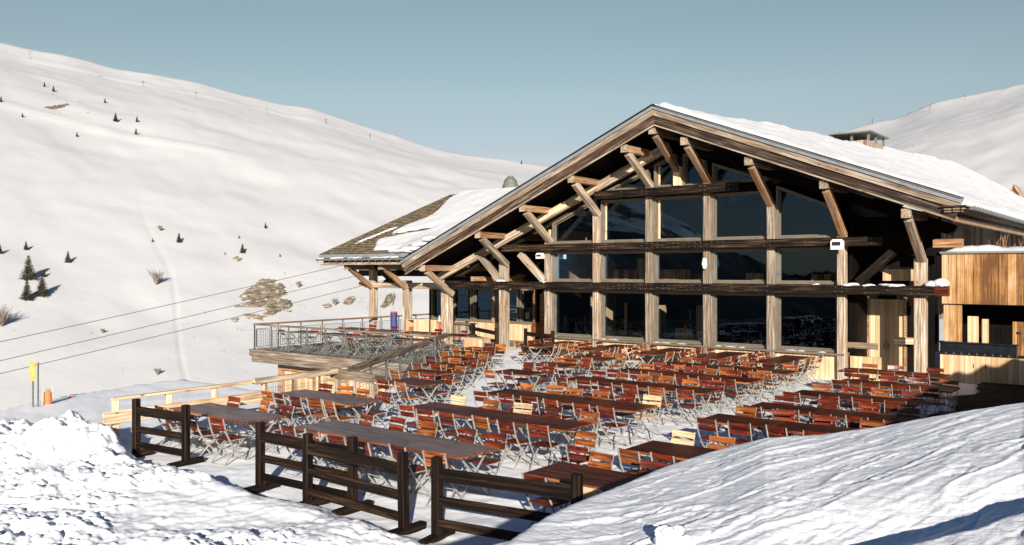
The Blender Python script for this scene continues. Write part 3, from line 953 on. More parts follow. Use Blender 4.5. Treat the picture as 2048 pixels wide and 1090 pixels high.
b = MB(); b.box(6.32, 6.40, 1.40, 1.5, 0, 2.7); b.box(7.52, 7.60, 1.40, 1.5, 0, 2.7); b.build('door_frame', M['orange'], lodge)
timber('rail_board', (6.0, 0.32, 1.12), (7.0, 0.32, 1.12), 0.1, 0.20, M['grey'], lodge)
timber('rail_board', (7.28, 1.2, 1.28), (7.95, 1.2, 1.28), 0.1, 0.22, M['pale'], lodge)
b = MB(); b.box(6.2, 7.15, 0.10, 0.2, 0, 0.78); b.build('porch_wall', M['boards_pale'], lodge)
# snow lying on the right end of the lower beam
def snow_lump(name, pts, parent, mat='snow_roof', seed=0, sub=2, amp=0.10):
    bm = bmesh.new()
    for (x, y, z, rx, ry, rz2) in pts:
        m = Matrix.Translation((x, y, z)) @ Matrix.Diagonal((rx, ry, rz2, 1))
        bmesh.ops.create_icosphere(bm, subdivisions=3, radius=1.0, matrix=m)
    rn = random.Random(seed)
    ox = rn.random() * 50
    for vv in bm.verts:
        c = vv.co
        k = float(fbm(np.array([c.x * 1.0 + ox + c.z]), np.array([c.y + ox - c.z]), 0.25, 3)[0])
        if amp > 0.15: k = float(fbm(np.array([c.x * 3 + ox + c.z * 2]), np.array([c.y * 3 + ox - c.z * 2]), 0.16, 4)[0])
        vv.co = c + Vector((k, k * 0.6, k * 0.5)) * amp * (0.4 if amp > 0.15 else 1)
    me = bpy.data.meshes.new(name); bm.to_mesh(me); bm.free()
    me.materials.append(M[mat]); me.polygons.foreach_set('use_smooth', [True] * len(me.polygons))
    o = bpy.data.objects.new(name, me); COL.objects.link(o)
    if parent: o.parent = parent
    return o


snow_lump('beam_snow', [(8.75, -0.3, 3.16, 0.20, 0.13, 0.11), (8.98, -0.3, 3.18, 0.22, 0.14, 0.15), (9.12, -0.3, 3.2, 0.14, 0.12, 0.12), (7.6, -0.3, 3.12, 0.45, 0.12, 0.06),
                        (6.35, -0.3, 3.12, 0.3, 0.12, 0.06), (6.9, -0.3, 3.11, 0.2, 0.1, 0.05), (-8.35, -0.3, 3.12, 0.3, 0.12, 0.07), (-5.98, -0.3, 3.12, 0.2, 0.12, 0.06), (5.2, -0.3, 3.11, 0.1, 0.1, 0.03)], lodge, seed=3)

# left porch ----------------------------------------------------------
b = MB(); b.box(-16.3, -9.4, 3.6, 3.75, -0.1, 1.0); b.box(-8.95, -8.45, 3.6, 3.75, 0, 2.6); b.build('porch_wall', M['boards_pale'], lodge)
MB().box(-9.4, -9.32, 3.45, 3.6, 0, 2.9).build('porch_post', M['orange'], lodge); MB().box(-11.98, -11.87, 3.5, 3.54, 1.0, 2.9).build('porch_post', M['orange'], lodge)
window([(-13.3, 1.0), (-12.0, 1.0), (-12.0, 2.7), (-13.3, 2.7)], 3.55, 3.75)
window([(-14.7, 1.0), (-13.4, 1.0), (-13.4, 2.7), (-14.7, 2.7)], 3.55, 3.75)
window([(-16.2, 1.0), (-14.8, 1.0), (-14.8, 2.7), (-16.2, 2.7)], 3.55, 3.75)
window([(-11.85, 1.0), (-10.4, 1.0), (-10.4, 2.7), (-11.85, 2.7)], 3.55, 3.75)
window([(-10.3, 1.0), (-9.42, 1.0), (-9.42, 2.7), (-10.3, 2.7)], 3.55, 3.75)
b = MB(); b.box(-15.5, -6.1, 3.8, 3.95, 2.7, 5.5); b.box(-8.45, -7.2, 4.8, 4.95, 0, 3.0); b.box(-7.2, -6.1, 3.2, 3.35, 0, 4.5); b.box(-17.0, -8.4, 6.5, 6.6, -0.1, 2.8); b.box(-16.4, -16.3, 3.6, 6.5, -0.1, 2.8); b.build('porch_wall', M['boards_dark'], lodge)
b = MB(); b.box(-9.2, -8.5, 3.1, 3.5, 0.6, 1.15); b.build('porch_box', M['ora'], lodge)
d = MB().box(-8.9, -8.5, 3.3, 3.36, 0.0, 2.5).build('door', M['orange'], lodge)
c = MB().box(-7.6, -6.2, 1.9, 2.4, 0.0, 0.98).build('porch_counter', M['boards_orange'], lodge)
MB().box(-7.7, -6.15, 1.82, 2.45, 0.985, 1.09).build('counter_top', M['ora'], c)
window([(-7.6, 1.15), (-6.3, 1.15), (-6.3, 2.75), (-7.6, 2.75)], 2.95, 3.1)
b = MB(); b.box(-6.16, -6.04, 0.3, 3.2, 0.0, 2.8); b.build('porch_wall', M['boards_dark'], lodge)
# ceiling joists under the left eave
for u in (-10.2, -7.0):
    timber('joist', (u, 0.0, roof_under(u) - 1.2), (u, 3.6, roof_under(u) - 1.2), 0.2, 0.22, M['orange'], lodge)

# left wing: hipped shingle roof with part of its snow gone -----------
PW = 0.5
wing = [(-18.35, -2.0), (-12.25, -2.0), (-3.9, 4.6), (-15.55, 4.6)]
def wz(v): return 4.36 + PW * (v + 2.0)
mw = Matrix.Translation((0, -2.0, 4.36)) @ Matrix.Rotation(math.atan(PW), 4, 'X')
b = MB(); cs = math.sqrt(1 + PW * PW)
rows = int(6.6 * cs / 0.2)
for i in range(rows):
    y0, y1 = i * 0.2, (i + 1) * 0.2
    f0, f1 = y0 / cs / 6.6, min(1, y1 / cs / 6.6)
    l0, l1 = -18.35 + f0 * 2.8, -18.35 + f1 * 2.8
    r0, r1 = -12.25 + f0 * 8.35, -12.25 + f1 * 8.35
    x = l0
    rn = random.Random(i)
    pts0 = [l0]
    while pts0[-1] < r0 - 0.3: pts0.append(pts0[-1] + rn.uniform(0.16, 0.30))
    pts0.append(r0)
    # butt edges raised: each course is a thin wedge; individual shingles differ a little in thickness
    for a, c2 in zip(pts0[:-1], pts0[1:]):
        t = rn.uniform(0.022, 0.045)
        jj = rn.uniform(-0.012, 0.0)
        b.add([(a, y0 + jj, 0), (c2, y0 + jj, 0), (c2, y0 + jj, t), (a, y0 + jj, t), (a, y1 + 0.02, 0.006), (c2, y1 + 0.02, 0.006)],
              [(0, 1, 2, 3), (3, 2, 5, 4), (0, 3, 4), (1, 5, 2)])
wr = b.build('wing_roof', M['shingle'], lodge, mat_local=mw)
b = MB()
b.prism([(-18.30, -1.98), (-12.3, -1.98), (-3.9, 4.6), (-15.55, 4.6)], 0, 0.001, axis='z')
b = MB()
b.add([(-18.30, -1.95, 4.34), (-12.35, -1.95, 4.34), (-3.9, 4.6, 7.62), (-15.55, 4.6, 7.62), (-18.30, -1.95, 4.10), (-12.35, -1.95, 4.10), (-3.9, 4.6, 7.38), (-15.55, 4.6, 7.38)],
      [(0, 1, 2, 3), (4, 7, 6, 5), (0, 4, 5, 1), (1, 5, 6, 2), (2, 6, 7, 3), (3, 7, 4, 0)])
b.add([(-18.30, -1.95, 4.10), (-15.55, 4.6, 7.55), (-18.30, 11.0, 4.10), (-15.0, 11, 4.1), (-15.0, 4.6, 4.1)], [(0, 1, 2), (0, 2, 3, 4)])
b.build('wing_roof_deck', M['soffit'], lodge)
# wing snow: where the mask is positive
nu, nv = 150, 130
S, T = np.meshgrid(np.linspace(0, 1, nu), np.linspace(0, 1, nv), indexing='ij')
Uw = (-18.35 + 2.8 * T) * (1 - S) + (-12.25 + 8.35 * T) * S
Vw = -2.0 + 6.6 * T
d = (Uw + 18.35 - 2.8 * T)                                 # metres in from the hip edge
nz = fbm(Uw, Vw, 1.6, 5, 0.62)
# bare: a band along the hip up to about 2.1 m wide low down, narrowing upwards, plus a tongue pointing up to the right
bare_w = 3.9 - 2.6 * T - 1.8 * sstep(0.0, 0.25, T) * (1 - T)
mask = sstep(0.0, 0.35, d - bare_w * sstep(1.02, 0.68, T) + 0.9 * nz)
ton = np.exp(-((Vw + 0.15 - 0.30 * (Uw + 14.9)) / 0.22) ** 2) * sstep(-15.8, -15.2, Uw) * sstep(-12.7, -13.6, Uw)
mask = mask * (1 - np.clip(1.3 * ton, 0, 1))
mask = mask * np.maximum(sstep(0.045, 0.075, T + 0.02 * nz), sstep(-13.6, -12.8, Uw))      # a bare strip of shingles along the eave
streak = np.exp(-((d - 0.75 - 1.6 * T) / 0.10) ** 2) * sstep(0.12, 0.2, T) * sstep(0.46, 0.36, T) * 0.8
mask = np.maximum(mask, streak)
thk = -0.05 + mask * (0.115 + 0.06 * fbm(Uw, Vw, 2, 3) + 0.02 * fbm(Uw, Vw, .4, 3)) + 0.22 * np.exp(-((Uw + 12.0) / 0.9) ** 2 - ((Vw + 1.6) / 0.9) ** 2)
P_ = np.stack([Uw, Vw - np.where((T < 0.03) & (Uw > -13.2), 0.15, 0), 4.36 + PW * (Vw + 2) + thk + 0.035], -1).reshape(-1, 3)
ws = grid_mesh('wing_snow', P_, nu, nv, M['snow_roof']); ws.parent = lodge
snow_lump('wing_snow', [(-12.7, -1.75, 4.46, 1.0, 0.5, 0.13), (-12.1, -1.75, 4.55, 0.9, 0.45, 0.15), (-11.5, -1.8, 4.72, 0.7, 0.35, 0.14), (-10.9, -1.85, 4.98, 0.6, 0.25, 0.11)], lodge, seed=8)
# wing eave: metal drip, snow line, gutter with brackets, boards
b = MB(); b.box(-18.38, -12.2, -2.06, -2.0, 4.18, 4.35); b.build('roof_flashing', M['flash'], lodge)
b = MB(); b.bar((-18.38, -2.16, 4.10), (-12.3, -2.16, 4.10), 0.16, 0.10)
u = -18.3
while u < -12.4:
    b.bar((u, -2.02, 4.16), (u + 0.08, -2.27, 4.10), 0.03, 0.03); b.bar((u + 0.08, -2.27, 4.12), (u + 0.1, -2.27, 3.98), 0.03, 0.03); u += 0.46
b.build('gutter', M['rail'], lodge)
timber('fascia', (-18.3, -2.03, 3.90), (-12.3, -2.03, 3.90), 0.06, 0.12, M['grey'], lodge)
timber('fascia', (-18.2, -1.90, 3.95), (-12.3, -1.90, 3.95), 0.06, 0.24, M['beam'], lodge)
snow_lump('gutter_snow', [(-18.1, -2.16, 4.17, 0.25, 0.09, 0.04), (-16.9, -2.16, 4.17, 0.5, 0.09, 0.05), (-15.6, -2.16, 4.17, 0.5, 0.09, 0.04), (-13.3, -2.16, 4.17, 0.6, 0.1, 0.05), (-14.2, -2.16, 4.16, 0.4, 0.08, 0.04)], lodge, seed=5)
for u in (-16.73, -14.34):
    timber('purlin', (u, -1.75, 3.74), (u, 0.6, 3.74), 0.30, 0.26, M['grey'], lodge, c=0.02)
    timber('brace', (u, -1.5, 3.68), (u, -0.1, 2.72), 0.20, 0.22, M['orange'], lodge, c=0.02)
timber('tie_beam', (-17.6, 0.0, 2.86), (-11.5, 0.0, 2.86), 0.40, 0.28, M['grey'], lodge, c=0.02)
timber('joist', (-18.0, 0.3, 3.45), (-11.0, 0.3, 3.45), 0.3, 0.3, M['beam'], lodge)
timber('strut', (-16.6, 0, 3.8), (-15.2, 0, 2.9), 0.16, 0.18, M['beam'], lodge); timber('strut', (-16.0, 0, 2.9), (-14.6, 0, 3.8), 0.16, 0.18, M['beam'], lodge)
# chimneys
ch = MB().tube((-12.35, 5.4, 6.6), (-12.35, 5.4, 7.72), 0.24, n=16).build('chimney', M['steel'], lodge)
M['cowl'] = plain('dull_cowl', (0.13, 0.135, 0.12), 0.6, 0.0, 0.15, 6)
b = MB(); b.tube((-12.35, 5.4, 7.70), (-12.35, 5.4, 7.92), 0.43, 0.43, n=18); b.tube((-12.35, 5.4, 7.92), (-12.35, 5.4, 8.20), 0.40, 0.32, n=18); b.tube((-12.35, 5.4, 8.2), (-12.35, 5.4, 8.42), 0.32, 0.12, n=18)
b.build('chimney_cowl', M['cowl'], ch)
b = MB(); b.box(-0.9, 0.9, 20.6, 23.6, 9.6, 10.85); ch = b.build('chimney', M['boards_grey'], lodge)
b = MB(); b.box(-1.15, 1.15, 20.3, 23.9, 11.24, 11.31)
for uu, vv in ((-0.9, 20.7), (0.9, 20.7), (-0.9, 23.6), (0.9, 23.6), (0.0, 20.7), (0.9, 22.1)): b.box(uu - 0.06, uu + 0.06, vv - 0.06, vv + 0.06, 10.8, 11.24)
b.build('chimney_cap', M['cowl'], ch)
# lights fixed to the beams -------------------------------------------
def lamp_box(name, loc, sz, label):
    t = empty(name, W(*loc), ANG, label, 'floodlight')
    w2, d2, h2 = sz
    b = MB(); b.box(-w2, w2, -d2, d2, -h2, h2); b.prism([(-w2 * 0.9, h2), (w2 * 0.9, h2), (w2 * 0.7, h2 + 0.05), (-w2 * 0.7, h2 + 0.05)], -d2 * 0.9, d2 * 0.9)
    b.build('housing', M['white'], t)
    b = MB(); b.box(-w2 * 0.75, w2 * 0.75, -d2 - 0.012, -d2 - 0.002, -h2 * 0.1, h2 * 0.8); b.build('lens', M['dark'], t)
    b = MB(); b.bar((0, d2, 0), (0, d2 + 0.12, 0.05), 0.05, 0.05); b.build('bracket', M['rail'], t)
    return t


lamp_box('floodlight', (6.0, -0.56, 4.40), (0.18, 0.12, 0.14), 'white box light under the middle beam at the right end of the windows')
lamp_box('floodlight', (-6.0, -0.56, 4.16), (0.15, 0.10, 0.09), 'small white box light below the middle beam left of the windows')
t = empty('camera_dome', W(1.2, -0.28, 3.75), ANG, 'white dome camera fixed to the post between middle and right windows', 'security camera')
MB().tube((0, 0, 0.05), (0, 0, 0.28), 0.10, 0.06, n=12).build('housing', M['white'], t, smooth=False)
MB().tube((0, 0, -0.10), (0, 0, 0.05), 0.05, 0.10, n=12).build('dome', M['pad'], t)
MB().bar((0, 0, 0.2), (0, 0.2, 0.2), 0.05, 0.05).build('bracket', M['rail'], t)

# ------------------------------------------------------------------ kiosk on the right
kio = empty('bar_kiosk', W(10.5, 1.5, 0), ANG, 'wooden outdoor bar with honey coloured board front and snow on its flat roof', 'kiosk')
def K(p): return p
b = MB(); b.box(-1.85, 4.0, 0.0, 0.08, 2.52, 4.12); b.build('front_boards', M['boards_orange'], kio)
b = MB(); b.box(-1.90, 4.1, -0.08, 4.0, 4.125, 4.19); b.box(-1.85, 4.0, 0.1, 4.0, 2.5, 2.6); b.build('roof', M['flash'], kio)
nu, nv = 90, 40
S, T = np.meshgrid(np.linspace(-1.88, 4.05, nu), np.linspace(-0.06, 3.9, nv), indexing='ij')
ed = np.minimum(np.minimum(sstep(0, 0.5, S + 1.88), sstep(0, 0.25, T + 0.06)), 1)
th = 4.19 + ed * (0.17 + 0.12 * fbm(S, T, 0.8, 4)) - 0.02
s_ = grid_mesh('roof_snow', np.stack([S, T, th], -1).reshape(-1, 3), nu, nv, M['snow_roof']); s_.parent = kio
b = MB(); b.box(-1.82, -1.3, 0.12, 0.2, 0.95, 2.5); b.build('side_boards', M['boards_orange'], kio)
b = MB(); b.box(-1.16, -0.86, 0.30, 0.38, 1.2, 2.12); b.box(-0.76, -0.58, 0.34, 0.42, 1.2, 2.04); b.build('side_boards', M['boards_pale'], kio)
b = MB(); b.box(0.12, 0.42, 0.14, 0.20, 0.95, 2.0); pz = b.build('post_panel', M['boards_orange'], kio)
MB().box(0.22, 0.34, 0.125, 0.139, 1.62, 1.69).build('socket', M['dark'], pz)
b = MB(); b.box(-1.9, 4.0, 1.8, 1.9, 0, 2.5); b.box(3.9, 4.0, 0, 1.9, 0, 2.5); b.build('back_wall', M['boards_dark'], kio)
c = MB().box(-1.90, 4.0, 0.0, 0.1, -0.2, 0.92).build('counter_front', M['boards_pale'], kio)
b = MB(); b.box(-0.95, -0.93, -0.012, -0.002, 0.5, 0.62); b.box(-0.62, -0.60, -0.012, -0.002, 0.5, 0.62); b.build('slot', M['dark'], c)
b = MB(); b.box(-1.95, 4.0, -0.12, 0.6, 0.925, 0.97); b.box(-1.90, 0.25, -0.04, 0.10, 0.975, 1.26); b.box(-1.95, 0.28, -0.10, 0.16, 1.265, 1.31)
b.build('counter', M['counter'], kio)
b = MB()
for x in np.arange(-1.7, 0.3, 0.22): b.tube((x, -0.135, 0.95), (x, -0.122, 0.95), 0.025, n=8)
b.build('counter_bolts', M['steel'], kio)
# dry stalks sticking out of the snow on its roof
b = MB(); rn = random.Random(4)
for i in range(60):
    x = rn.uniform(-0.6, 3.5); y = rn.uniform(0.6, 2.4)
    b.bar((x, y, 4.25), (x + rn.uniform(-.12, .12), y + rn.uniform(-.1, .1), 4.45 + rn.random() * 0.35), 0.012, 0.012)
props(b.build('dry_stalks', M['orange'], None, mat_local=Matrix.Translation(W(10.5, 1.5)) @ Matrix.Rotation(ANG, 4, 'Z')), 'dry brown stalks poking out of the snow on the bar roof', 'plant', kind='stuff')

# ------------------------------------------------------------------ neighbouring chalet behind
nb = empty('neighbouring_chalet', W(0.6, 50, 0), ANG, 'snow covered chalet roof behind the lodge at the right edge', 'chalet')
b = MB(); b.prism([(-5, 7.6), (5.5, 7.6), (0, 11.25)], 0, 22); b.build('roof', M['shingle'], nb)
b = MB(); b.prism([(0.3, 11.30), (0.1, 11.02), (5.6, 7.62), (5.7, 7.9)][::-1], 1.2, 22.2); b.build('roof_snow', M['snow_roof'], nb)
b = MB(); b.box(-4.5, 5, 0.5, 21.5, -2, 7.6); b.build('wall', M['boards_grey'], nb)
b = MB(); b.prism([(0.0, 9.3), (2.1, 9.3), (1.05, 11.6)], 15.0, 19); dm = b.build('dormer', M['orange'], nb)
b = MB(); b.bar((-0.3, 16.3, 9.2), (1.05, 16.3, 11.75), 3.2, 0.12); b.bar((2.4, 16.3, 9.2), (1.05, 16.3, 11.75), 3.2, 0.12); b.build('dormer_roof', M['grey'], dm)

# ------------------------------------------------------------------ side deck with railings
deck = empty('side_deck', W(-11, -3.5, 0), ANG, 'raised timber deck left of the lodge with grey steel railings', 'deck')
du, dv = 11.0, 3.5
def D_(u, v, z): return (u + du, v + dv, z)
b = MB()
poly = [(-16.4 + du, -7.2 + dv), (-5.9 + du, -7.2 + dv), (-8.6 + du, -2.4 + dv), (-8.6 + du, 3.6 + dv), (-16.4 + du, 6.0 + dv)]
b.prism(poly, -0.1, 0.2, axis='z'); b.build('deck_floor', M['deckfloor'], deck)
timber('fascia_board', D_(-16.45, -7.26, 0.10), D_(-5.9, -7.26, 0.10), 0.08, 0.27, M['deckwood'], deck)
timber('fascia_board', D_(-16.3, -7.24, -0.17), D_(-5.7, -7.24, -0.17), 0.08, 0.25, M['deckwood'], deck)
timber('fascia_board', D_(-16.45, -7.2, 0.08), D_(-16.45, 6, 0.08), 0.08, 0.30, M['deckwood'], deck)
def railing(p0, p1, n, top, post_h, parent, z0=0.2):
    p0, p1 = Vector(p0), Vector(p1)
    if top: timber('handrail', (p0.x, p0.y, z0 + post_h), (p1.x, p1.y, z0 + post_h), 0.14, 0.07, top, parent)
    d = (p1 - p0) / n
    for i in range(n + 1):
        q = p0 + d * i
        b = MB()
        b.box(q.x - 0.022, q.x + 0.022, q.y - 0.022, q.y + 0.022, z0 - 0.05, z0 + post_h - 0.04)
        b.build('rail_post', M['rail'], parent)
    for i in range(n):
        a = p0 + d * (i + 0.09); c = p0 + d * (i + 0.91)
        b = MB()
        for zz in (z0 + 0.12, z0 + post_h - 0.2):
            b.bar((a.x, a.y, zz), (c.x, c.y, zz), 0.022, 0.022)
        for q in (a, c): b.bar((q.x, q.y, z0 + 0.12), (q.x, q.y, z0 + post_h - 0.2), 0.022, 0.022)
        m_ = 9
        for k in range(1, m_):
            q = a + (c - a) * k / m_
            b.bar((q.x, q.y, z0 + 0.12), (q.x, q.y, z0 + post_h - 0.2), 0.006, 0.006)
        for k in range(1, 6):
            zz = z0 + 0.12 + (post_h - 0.32) * k / 6
            b.bar((a.x, a.y, zz), (c.x, c.y, zz), 0.006, 0.006)
        b.build('mesh_panel', M['rail'], parent)


railing(D_(-16.35, -7.1, 0), D_(-5.7, -7.1, 0), 9, M['deckwood'], 1.08, deck)
railing(D_(-16.35, -7.1, 0), D_(-16.35, 5.0, 0), 10, M['orange'], 1.08, deck)
# lower storey under the deck
low = empty('lower_storey', W(-11, -6.5, 0), ANG, 'pale wooden lower storey with windows beneath the side deck', 'building')
b = MB(); b.box(-4.3, 4.5, 0, 0.15, -3.2, -0.35); b.box(-4.3, -4.15, 0, 8, -3.2, -0.35); b.build('wall', M['boards_pale'], low)
b = MB(); b.box(-4.32, -4.05, -0.16, 0.1, -3.2, -0.32); b.box(-4.32, 4.6, -0.14, -0.01, -0.62, -0.34); b.build('corner_post', M['orange'], low)
for a, c in ((-3.3, -2.0), (-1.4, 0.1), (1.6, 2.7)):
    window([(a, -1.9), (c, -1.9), (c, -0.75), (a, -0.75)], -0.08, 0.10, 0.09, parent=low, mat='orange')
    MB().box(a, c, 0.11, 0.14, -1.9, -0.75).build('blind', M['flash'], low)

# terrace edge rails ---------------------------------------------------
tr = empty('terrace_railing', W(-2.1, -17, 0), ANG, 'wooden handrail with wire mesh along the left terrace edge', 'railing')
ox, oy = 2.1, 17.0
def T_(u, v, z): return (u + ox, v + oy, z)
timber('handrail', T_(-2.13, -20.2, 0.98), T_(-2.13, -16.6, 1.0), 0.13, 0.06, M['pale'], tr)
timber('handrail', T_(-2.10, -16.9, 1.0), T_(-2.05, -14.2, 1.03), 0.15, 0.13, M['grey'], tr)
for v_ in (-20.15, -19.0, -17.9, -16.6):
    timber('rail_post', T_(-2.13, v_, -0.6), T_(-2.13, v_, 0.95), 0.13, 0.11, M['pale'], tr)
timber('side_board', T_(-2.02, -20.45, 0.62), T_(-2.02, -16.45, 0.64), 0.05, 0.26, M['pale'], tr)
timber('handrail', T_(-2.3, -14.45, 0.97), T_(-0.73, -14.45, 0.93), 0.10, 0.26, M['grey'], tr)
for u_ in (-2.05, -1.45, -0.80): timber('rail_post', T_(u_, -14.45, -0.1), T_(u_, -14.45, 0.83), 0.12, 0.13, M['grey'], tr)
b = MB()
for i in range(34):
    v_ = -16.5 + i * 0.065; b.bar(T_(-2.1, v_, 0.05), T_(-2.1, v_, 0.84), 0.005, 0.005)
for k in range(11): b.bar(T_(-2.1, -16.5, 0.06 + k * 0.075), T_(-2.1, -14.35, 0.06 + k * 0.075), 0.005, 0.005)
for v_ in (-15.8, -15.0): b.bar(T_(-2.1, v_, -0.1), T_(-2.1, v_, 1.0), 0.04, 0.04)
b.build('mesh_panel', M['rail'], tr)
sr = empty('stair_railing', W(-5, -9.5, 0), ANG, 'sloping brown handrail on steel posts between side deck and tables', 'railing')
def S_(u, v, z): return (u + 5, v + 9.5, z)
timber('handrail', S_(-2.0, -14.3, 0.98), S_(-7.75, -4.3, 1.06), 0.13, 0.17, M['barge'], sr)
for i in range(8):
    f_ = (i + 0.5) / 8
    u_, v_ = -2.0 - 5.7 * f_, -14.3 + 10 * f_
    b = MB(); b.bar(S_(u_, v_, -0.3), S_(u_, v_, 0.93), 0.045, 0.045)
    b.build('rail_post', M['rail'], sr)
    if i < 7:
        u2, v2 = -2.0 - 5.7 * (f_ + 0.125), -14.3 + 10 * (f_ + 0.125)
        b = MB()
        for zz in (0.15, 0.82): b.bar(S_(u_, v_, zz), S_(u2, v2, zz), 0.022, 0.022)
        for k in range(1, 12):
            uu, vv = u_ + (u2 - u_) * k / 12, v_ + (v2 - v_) * k / 12
            b.bar(S_(uu, vv, 0.15), S_(uu, vv, 0.82), 0.006, 0.006)
        for k in range(1, 7): b.bar(S_(u_, v_, 0.15 + k * 0.096), S_(u2, v2, 0.15 + k * 0.096), 0.006, 0.006)
        b.build('mesh_panel', M['rail'], sr)

# ------------------------------------------------------------------ chairs
def frame_mesh():
    b = MB()
    for s in (-1, 1):
        x = 0.205 * s; x2 = 0.185 * s
        b.path([(x, -0.30, 0.87), (x, -0.22, 0.58), (x, -0.10, 0.36), (x, 0.24, 0.0)], 0.012, 0.028)
        b.path([(x2, -0.26, 0.0), (x2, 0.0, 0.27), (x2, 0.20, 0.44)], 0.012, 0.028)
        b.bar((x2, -0.17, 0.445), (x2, 0.21, 0.445), 0.012, 0.022)
    b.bar((-0.205, 0.23, 0.015), (0.205, 0.23, 0.015), 0.018, 0.012)
    b.bar((-0.185, -0.25, 0.015), (0.185, -0.25, 0.015), 0.018, 0.012)
    b.bar((-0.205, -0.02, 0.27), (0.205, -0.02, 0.27), 0.014, 0.014)
    return b


def slats(z_list):
    b = MB()
    for z0, z1, yo in z_list:
        n = 5
        for k in range(n):
            xa, xb = -0.215 + 0.43 * k / n, -0.215 + 0.43 * (k + 1) / n
            ya, yb = -yo - 0.018 * (1 - (2 * k / n - 1) ** 2), -yo - 0.018 * (1 - (2 * (k + 1) / n - 1) ** 2)
            d = 0.016; sl = (z1 - z0) * 0.22
            b.add([(xa, ya, z0), (xb, yb, z0), (xb, yb - sl, z1), (xa, ya - sl, z1), (xa, ya + d, z0), (xb, yb + d, z0), (xb, yb - sl + d, z1), (xa, ya - sl + d, z1)],
                  [(0, 1, 2, 3), (7, 6, 5, 4), (3, 2, 6, 7), (4, 5, 1, 0)] + ([(0, 3, 7, 4)] if k == 0 else []) + ([(1, 5, 6, 2)] if k == n - 1 else []))
    return b


def make_chair(mk, bmk):
    t = empty('folding_chair')
    b = MB()
    for k in range(6):
        y = -0.17 + k * 0.068
        b.box(-0.20, 0.20, y, y + 0.052, 0.452, 0.470)
    s = b.build('seat', M[mk], t)
    bb = slats([(0.635, 0.735, 0.225), (0.765, 0.865, 0.262)]).build('backrest', M[bmk], t)
    f = frame_mesh().build('frame', M['metal'], t)
    kids[t.name] = [s, bb, f]
    return t


PROTO = {('red'): make_chair('red', 'red'), ('ora'): make_chair('ora', 'ora'), ('tan'): make_chair('tan', 'tan')}
used = set()
rc = random.Random(21)
CN = {'red': 'red-brown', 'ora': 'orange-brown', 'tan': 'pale unvarnished'}


def put(key, loc, rz, label, cat, group, store):
    if key not in used:
        o = store[key]; used.add(key)
    else:
        o = copy_tree(store[key])
    o.matrix_basis = Matrix.Translation(loc) @ Matrix.Rotation(rz, 4, 'Z')
    return props(o, label, cat, group)


ORD = ['first', 'second', 'third', 'fourth', 'fifth', 'sixth', 'seventh', 'eighth', 'ninth', 'tenth', 'eleventh', 'twelfth']


def chair(u, v, face, key, label, z=0.0, jit=1.0):
    """face: direction of the seat front: 0 = +v, 180 = -v, 90 = -u, -90 = +u"""
    p = W(u + rc.uniform(-.07, .07) * jit, v + rc.uniform(-.10, .07) * jit * (1 if face == 0 else -1), 0)
    p.z = z - 0.005
    a = ANG + R(face + rc.gauss(0, 6.5) * jit)
    return put(key, p, a, label, 'chair', 'folding slatted terrace chairs', PROTO)


# ------------------------------------------------------------------ tables
def make_table(mt='table'):
    t = empty('folding_table')
    b = MB(); top = []
    n = 9; w = 0.90; g_ = 0.006
    pw = (w - g_ * (n - 1)) / n
    for k in range(n):
        y = -w / 2 + k * (pw + g_)
        b.box(-0.665, 0.665, y, y + pw, 0.722, 0.748)
    tt = b.build('tabletop', M[mt], t)
    b = MB(); b.box(-0.672, 0.672, -w / 2 - 0.012, -w / 2 - 0.001, 0.712, 0.750); b.box(-0.672, 0.672, w / 2 + 0.001, w / 2 + 0.012, 0.712, 0.750)
    b.box(-0.680, -0.667, -w / 2, w / 2, 0.715, 0.746); b.box(0.667, 0.680, -w / 2, w / 2, 0.715, 0.746)
    ed = b.build('edge', M['edge'], t)
    b = MB()
    for x in (-0.52, 0.52):
        b.bar((x, -0.36, 0), (x, 0.34, 0.71), 0.014, 0.032); b.bar((x + 0.03, 0.36, 0), (x + 0.03, -0.34, 0.71), 0.014, 0.032)
    for y in (-0.36, 0.36): b.bar((-0.54, y, 0.02), (0.56, y, 0.02), 0.02, 0.014)
    b.bar((-0.6, 0, 0.70), (0.6, 0, 0.70), 0.03, 0.03); b.bar((-0.52, 0.02, 0.36), (0.55, 0.02, 0.36), 0.016, 0.016)
    l = b.build('leg_frame', M['metal'], t)
    kids[t.name] = [tt, ed, l]
    return t


TB = {'t': make_table(), 'w': make_table('worn')}


def table(u, v, label, rot=0.0, z=0.0, key='t'):
    p = W(u, v, z)
    return put(key, p, ANG + R(rot), label, 'table', 'varnished wooden terrace tables', TB)


def pick(w):
    x = rc.random()
    return 'red' if x < w[0] else ('ora' if x < w[0] + w[1] else 'tan')


def row(name, u0, n, vn, vf, cn, cf, wn=(0.7, 0.27, 0.03), wf=(0.5, 0.45, 0.05), skip_n=(), skip_f=()):
    """n tables end to end from u0; vn/vf near and far table edge; cn/cf chairs on the near/far side"""
    vc = (vn + vf) / 2; Lt = 1.36
    for i in range(n):
        pos = ['left', 'second', 'third', 'fourth'][i] if n > 1 else 'single'
        worn = name in ('row by the short fence', 'row by the mesh rail', 'row behind the overlapping fences')
        table(u0 + 0.68 + i * Lt, vc, ('greyed worn ' if worn else '') + ('%s table of %s' % (pos, name)) if n > 1 else 'single table of ' + name, key='w' if worn else 't')
    L = n * Lt
    for i in range(cn):
        if i in skip_n: continue
        u = u0 + L * (i + 0.5) / cn
        k = pick(wn)
        chair(u, vn - 0.12, 0, k, '%s folding chair, %s from left, near side of %s' % (CN[k], ORD[i], name))
    for i in range(cf):
        if i in skip_f: continue
        u = u0 + L * (i + 0.5) / cf
        k = pick(wf)
        chair(u, vf + 0.16, 180, k, '%s folding chair, %s from left, far side of %s' % (CN[k], ORD[i], name))


